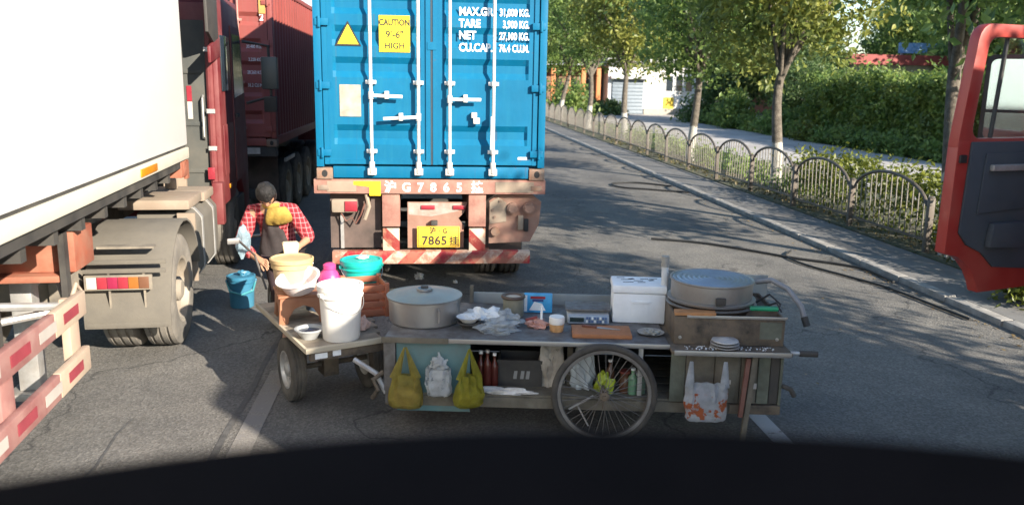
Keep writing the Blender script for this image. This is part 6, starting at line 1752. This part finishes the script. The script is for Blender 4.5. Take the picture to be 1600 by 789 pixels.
def head(bm):
    g = bmesh.ops.create_icosphere(bm, subdivisions=4, radius=1.0)
    for v in g['verts']:
        d = v.co.copy()
        x, y, z = d.x*0.074, d.y*0.094, d.z*0.112
        if z < 0:                                    # jaw
            k_ = 1-0.34*min(1, -z/0.11)
            x *= k_; y *= (1-0.12*min(1, -z/0.11)) if y < 0 else (1-0.45*min(1, -z/0.11))
        f = max(0.0, -d.y)
        if f > 0.3:
            y -= 0.022*math.exp(-((x/0.013)**2+((z+0.022)/0.026)**2))             # nose
            y -= 0.008*math.exp(-((x/0.03)**2+((z+0.058)/0.009)**2))              # lips
            y += 0.009*sum(math.exp(-(((x-e_*0.03)/0.016)**2+((z-0.004)/0.012)**2)) for e_ in (-1, 1))  # eye sockets
            y -= 0.005*math.exp(-((z-0.03)/0.012)**2)*math.exp(-(x/0.05)**2)      # brow
        v.co = HC+HQ @ Vector((x, y, z))
    for e_ in (-1, 1):
        ge = bmesh.ops.create_uvsphere(bm, u_segments=10, v_segments=8, radius=0.011)
        for v in ge['verts']: v.co = HC+HQ @ (v.co+Vector((e_*0.03, -0.078, 0.004)))
        for v in ge['verts']:
            for f in v.link_faces: f.material_index = 1
        gear = bmesh.ops.create_icosphere(bm, subdivisions=2, radius=1.0)
        for v in gear['verts']: v.co = HC+HQ @ Vector((e_*0.076+v.co.x*0.010, 0.008+v.co.y*0.020, -0.008+v.co.z*0.030))
skin_mesh('body', N, E_, 'pelvis', [skinm, blackp], per, 2, head)
# hair: a lumpy cap with a short bun
hair_m = NT('hair'); hv = hair_m.coord()
hn = hair_m.noise(hv, 60, 4)
hair_m.l(hair_m.ramp(hn, [(0.3, (0.006, 0.0055, 0.0055)), (0.7, (0.028, 0.025, 0.024))]), hair_m.b.inputs['Base Color'])
hair_m.b.inputs['Specular IOR Level'].default_value = 0.25; hair_m.b.inputs['Roughness'].default_value = 0.55; hair_m.bump(hair_m.noise(hv, 90, 3), 0.8, 0.01)
hb_ = MB()
bm = bmesh.new(); bmesh.ops.create_icosphere(bm, subdivisions=4, radius=1.0)
vs = []
for v in bm.verts:
    d = v.co
    k_ = 1+0.06*noise.noise(d*3)+0.03*noise.noise(d*9)
    p = Vector((d.x*0.089*k_, d.y*0.108*k_+0.004, d.z*0.125*k_+0.006))
    if d.y < 0:                                      # leave the face free below the fringe
        lim = 0.035
        if p.z < lim and d.y < -0.25: p.y = max(p.y, -0.045); p.x *= 0.86
    if p.z < -0.07: p.z = -0.07+(p.z+0.07)*0.3
    vs.append(HC+HQ @ p)
fs = [tuple(v.index for v in f.verts) for f in bm.faces]
bm.free()
hb_.add(vs, fs)
hb_.build('hair', hair_m.m, per, smooth=80)
# shirt (loose, open at the front) and sleeves
S = {}
def sj(n_, base, add, dx=0, dy=0, dz=0):
    p, r = N[base]
    r = r if isinstance(r, tuple) else (r, r)
    S[n_] = ((p[0]+dx, p[1]+dy, p[2]+dz), (r[0]+add, r[1]+add))
sj('hem', 'pelvis', 0.03, dz=-0.06); sj('waist', 'waist', 0.03); sj('chest', 'chest', 0.022); sj('upper', 'upper', 0.024, dz=-0.012)
for q in 'lr':
    sj('sh'+q, 'shoulder'+q, 0.022); sj('el'+q, 'elbow'+q, 0.030)
for q in 'lr':
    a_ = Vector(N['elbow'+q][0]); b_ = Vector(N['wrist'+q][0]); w_ = a_.lerp(b_, 0.45 if q == 'l' else 0.8)
    S['cu'+q] = (tuple(w_), (0.052, 0.052))
S['col'] = ((0, -0.085, 1.345), (0.066, 0.060))
plaid = plaid_mat()
skin_mesh('shirt', S, [('hem', 'waist'), ('waist', 'chest'), ('chest', 'upper'), ('upper', 'col'), ('upper', 'shl'), ('upper', 'shr'), ('shl', 'ell'), ('shr', 'elr'), ('ell', 'cul'), ('elr', 'cur')], 'hem', plaid, per, 2)
# dark apron with bib lying over the shirt front
apm = pm('apron_cloth', (0.05, 0.04, 0.04), 0.85, var=0.3, scale=8, bump=0.5, bscale=18)
ap = MB(); vs = []; nu = 13
prof_ = [(1.325, 0.055, -0.175), (1.27, 0.068, -0.172), (1.20, 0.080, -0.165), (1.12, 0.095, -0.125), (1.04, 0.115, -0.085), (0.94, 0.145, -0.035), (0.84, 0.15, -0.012), (0.74, 0.145, -0.0)]
for z, hw, y in prof_:
    for i in range(nu):
        u = -1+2*i/(nu-1)
        vs.append((u*hw, y+0.055*u*u*(1 if z > 0.9 else 1.3)+0.008*math.sin(u*7+z*11), z))
ap.add(vs, [(r*nu+i, r*nu+i+1, (r+1)*nu+i+1, (r+1)*nu+i) for r in range(len(prof_)-1) for i in range(nu-1)])
apo = ap.build('apron', apm, per, smooth=70)
md = apo.modifiers.new('thickness', 'SOLIDIFY'); md.thickness = 0.006; md.offset = 1.0
# trousers and shoes
T = {}
for n_, ad in (('pelvis', 0.012), ('hipl', 0.014), ('hipr', 0.014), ('kneel', 0.02), ('kneer', 0.02)):
    p, r = N[n_]; r = r if isinstance(r, tuple) else (r, r); T[n_] = (p, (r[0]+ad, r[1]+ad))
for q in 'lr': T['ank'+q] = (tuple(Vector(N['ankle'+q][0])+Vector((0, 0, 0.02))), (0.062, 0.062))
skin_mesh('trousers', T, [('pelvis', 'hipl'), ('pelvis', 'hipr'), ('hipl', 'kneel'), ('hipr', 'kneer'), ('kneel', 'ankl'), ('kneer', 'ankr')], 'pelvis', pm('trouser_cloth', (0.035, 0.02, 0.024), 0.9, var=0.3), per, 2)
for s_ in (-1, 1):
    MB().prism([(-0.13, 0.0), (0.12, 0.0), (0.125, 0.06), (0.06, 0.10), (-0.02, 0.085), (-0.12, 0.05)], lambda a, b, c: (c, 0.03+a, b), 0.165+s_*0.105-0.045, 0.165+s_*0.105+0.045).build('shoe', blackm, per, bevel=0.018)
# yellow scarf tied under the chin and lying on the chest
yc = pm('yellow_scarf_cloth', (0.36, 0.235, 0.045), 0.85, var=0.2, scale=14, bump=0.6, bscale=40)
sc_ = MB(); vs = []; nr, nc = 12, 22
for r in range(nr):
    v = r/(nr-1)
    hw = 0.075+0.04*math.sin(v*PI*0.75) if v < 0.75 else (0.075+0.04*math.sin(0.75*PI*0.75))*math.cos((v-0.75)/0.25*PI*0.46)
    for k in range(nc):
        u = -1+2*k/(nc-1)
        y = -0.045*math.cos(u*1.3)-0.005*math.sin(u*9+v*5)*(0.3+v)-0.004*math.sin(v*7+u*2)-0.03*math.sin(v*PI)
        vs.append((u*hw, y+0.05*v, 0.085-0.185*v-0.02*u*u))
sc_.add(vs, [(r*nc+k, r*nc+k+1, (r+1)*nc+k+1, (r+1)*nc+k) for r in range(nr-1) for k in range(nc-1)])
sco = sc_.build('scarf', yc, per, smooth=70)
sco.location = (0.075, -0.20, 1.285); sco.rotation_euler = (R(14), R(-8), R(10))
sco['label'] = 'yellow scarf tied at the neck'
md = sco.modifiers.new('thickness', 'SOLIDIFY'); md.thickness = 0.008; md.offset = 1.0
MB().lathe([(0.062, -0.02), (0.078, -0.005), (0.076, 0.02), (0.058, 0.03)], (0.0, -0.10, 1.345), 24, sy=0.95).build('scarf_roll', yc, per, smooth=60)
# paper box held in the hand
bxp = thing('paper_box', 'small cream paper box held in the hand of the person', 'box', (PX+0.215, PY-0.45, 0.955), 0.25)
MB().prism([(-0.055, 0.0), (0.055, 0.0), (0.07, 0.12), (-0.07, 0.12)], lambda a, b, c: (a, c, b), -0.045, 0.045).build('carton', pm('cream_card', (0.66, 0.52, 0.34), 0.7, var=0.08), bxp, bevel=0.008)
MB().box(-0.06, 0.06, -0.04, 0.04, 0.1205, 0.124).build('flap', pm('cream_card_light', (0.72, 0.6, 0.42), 0.7), bxp)
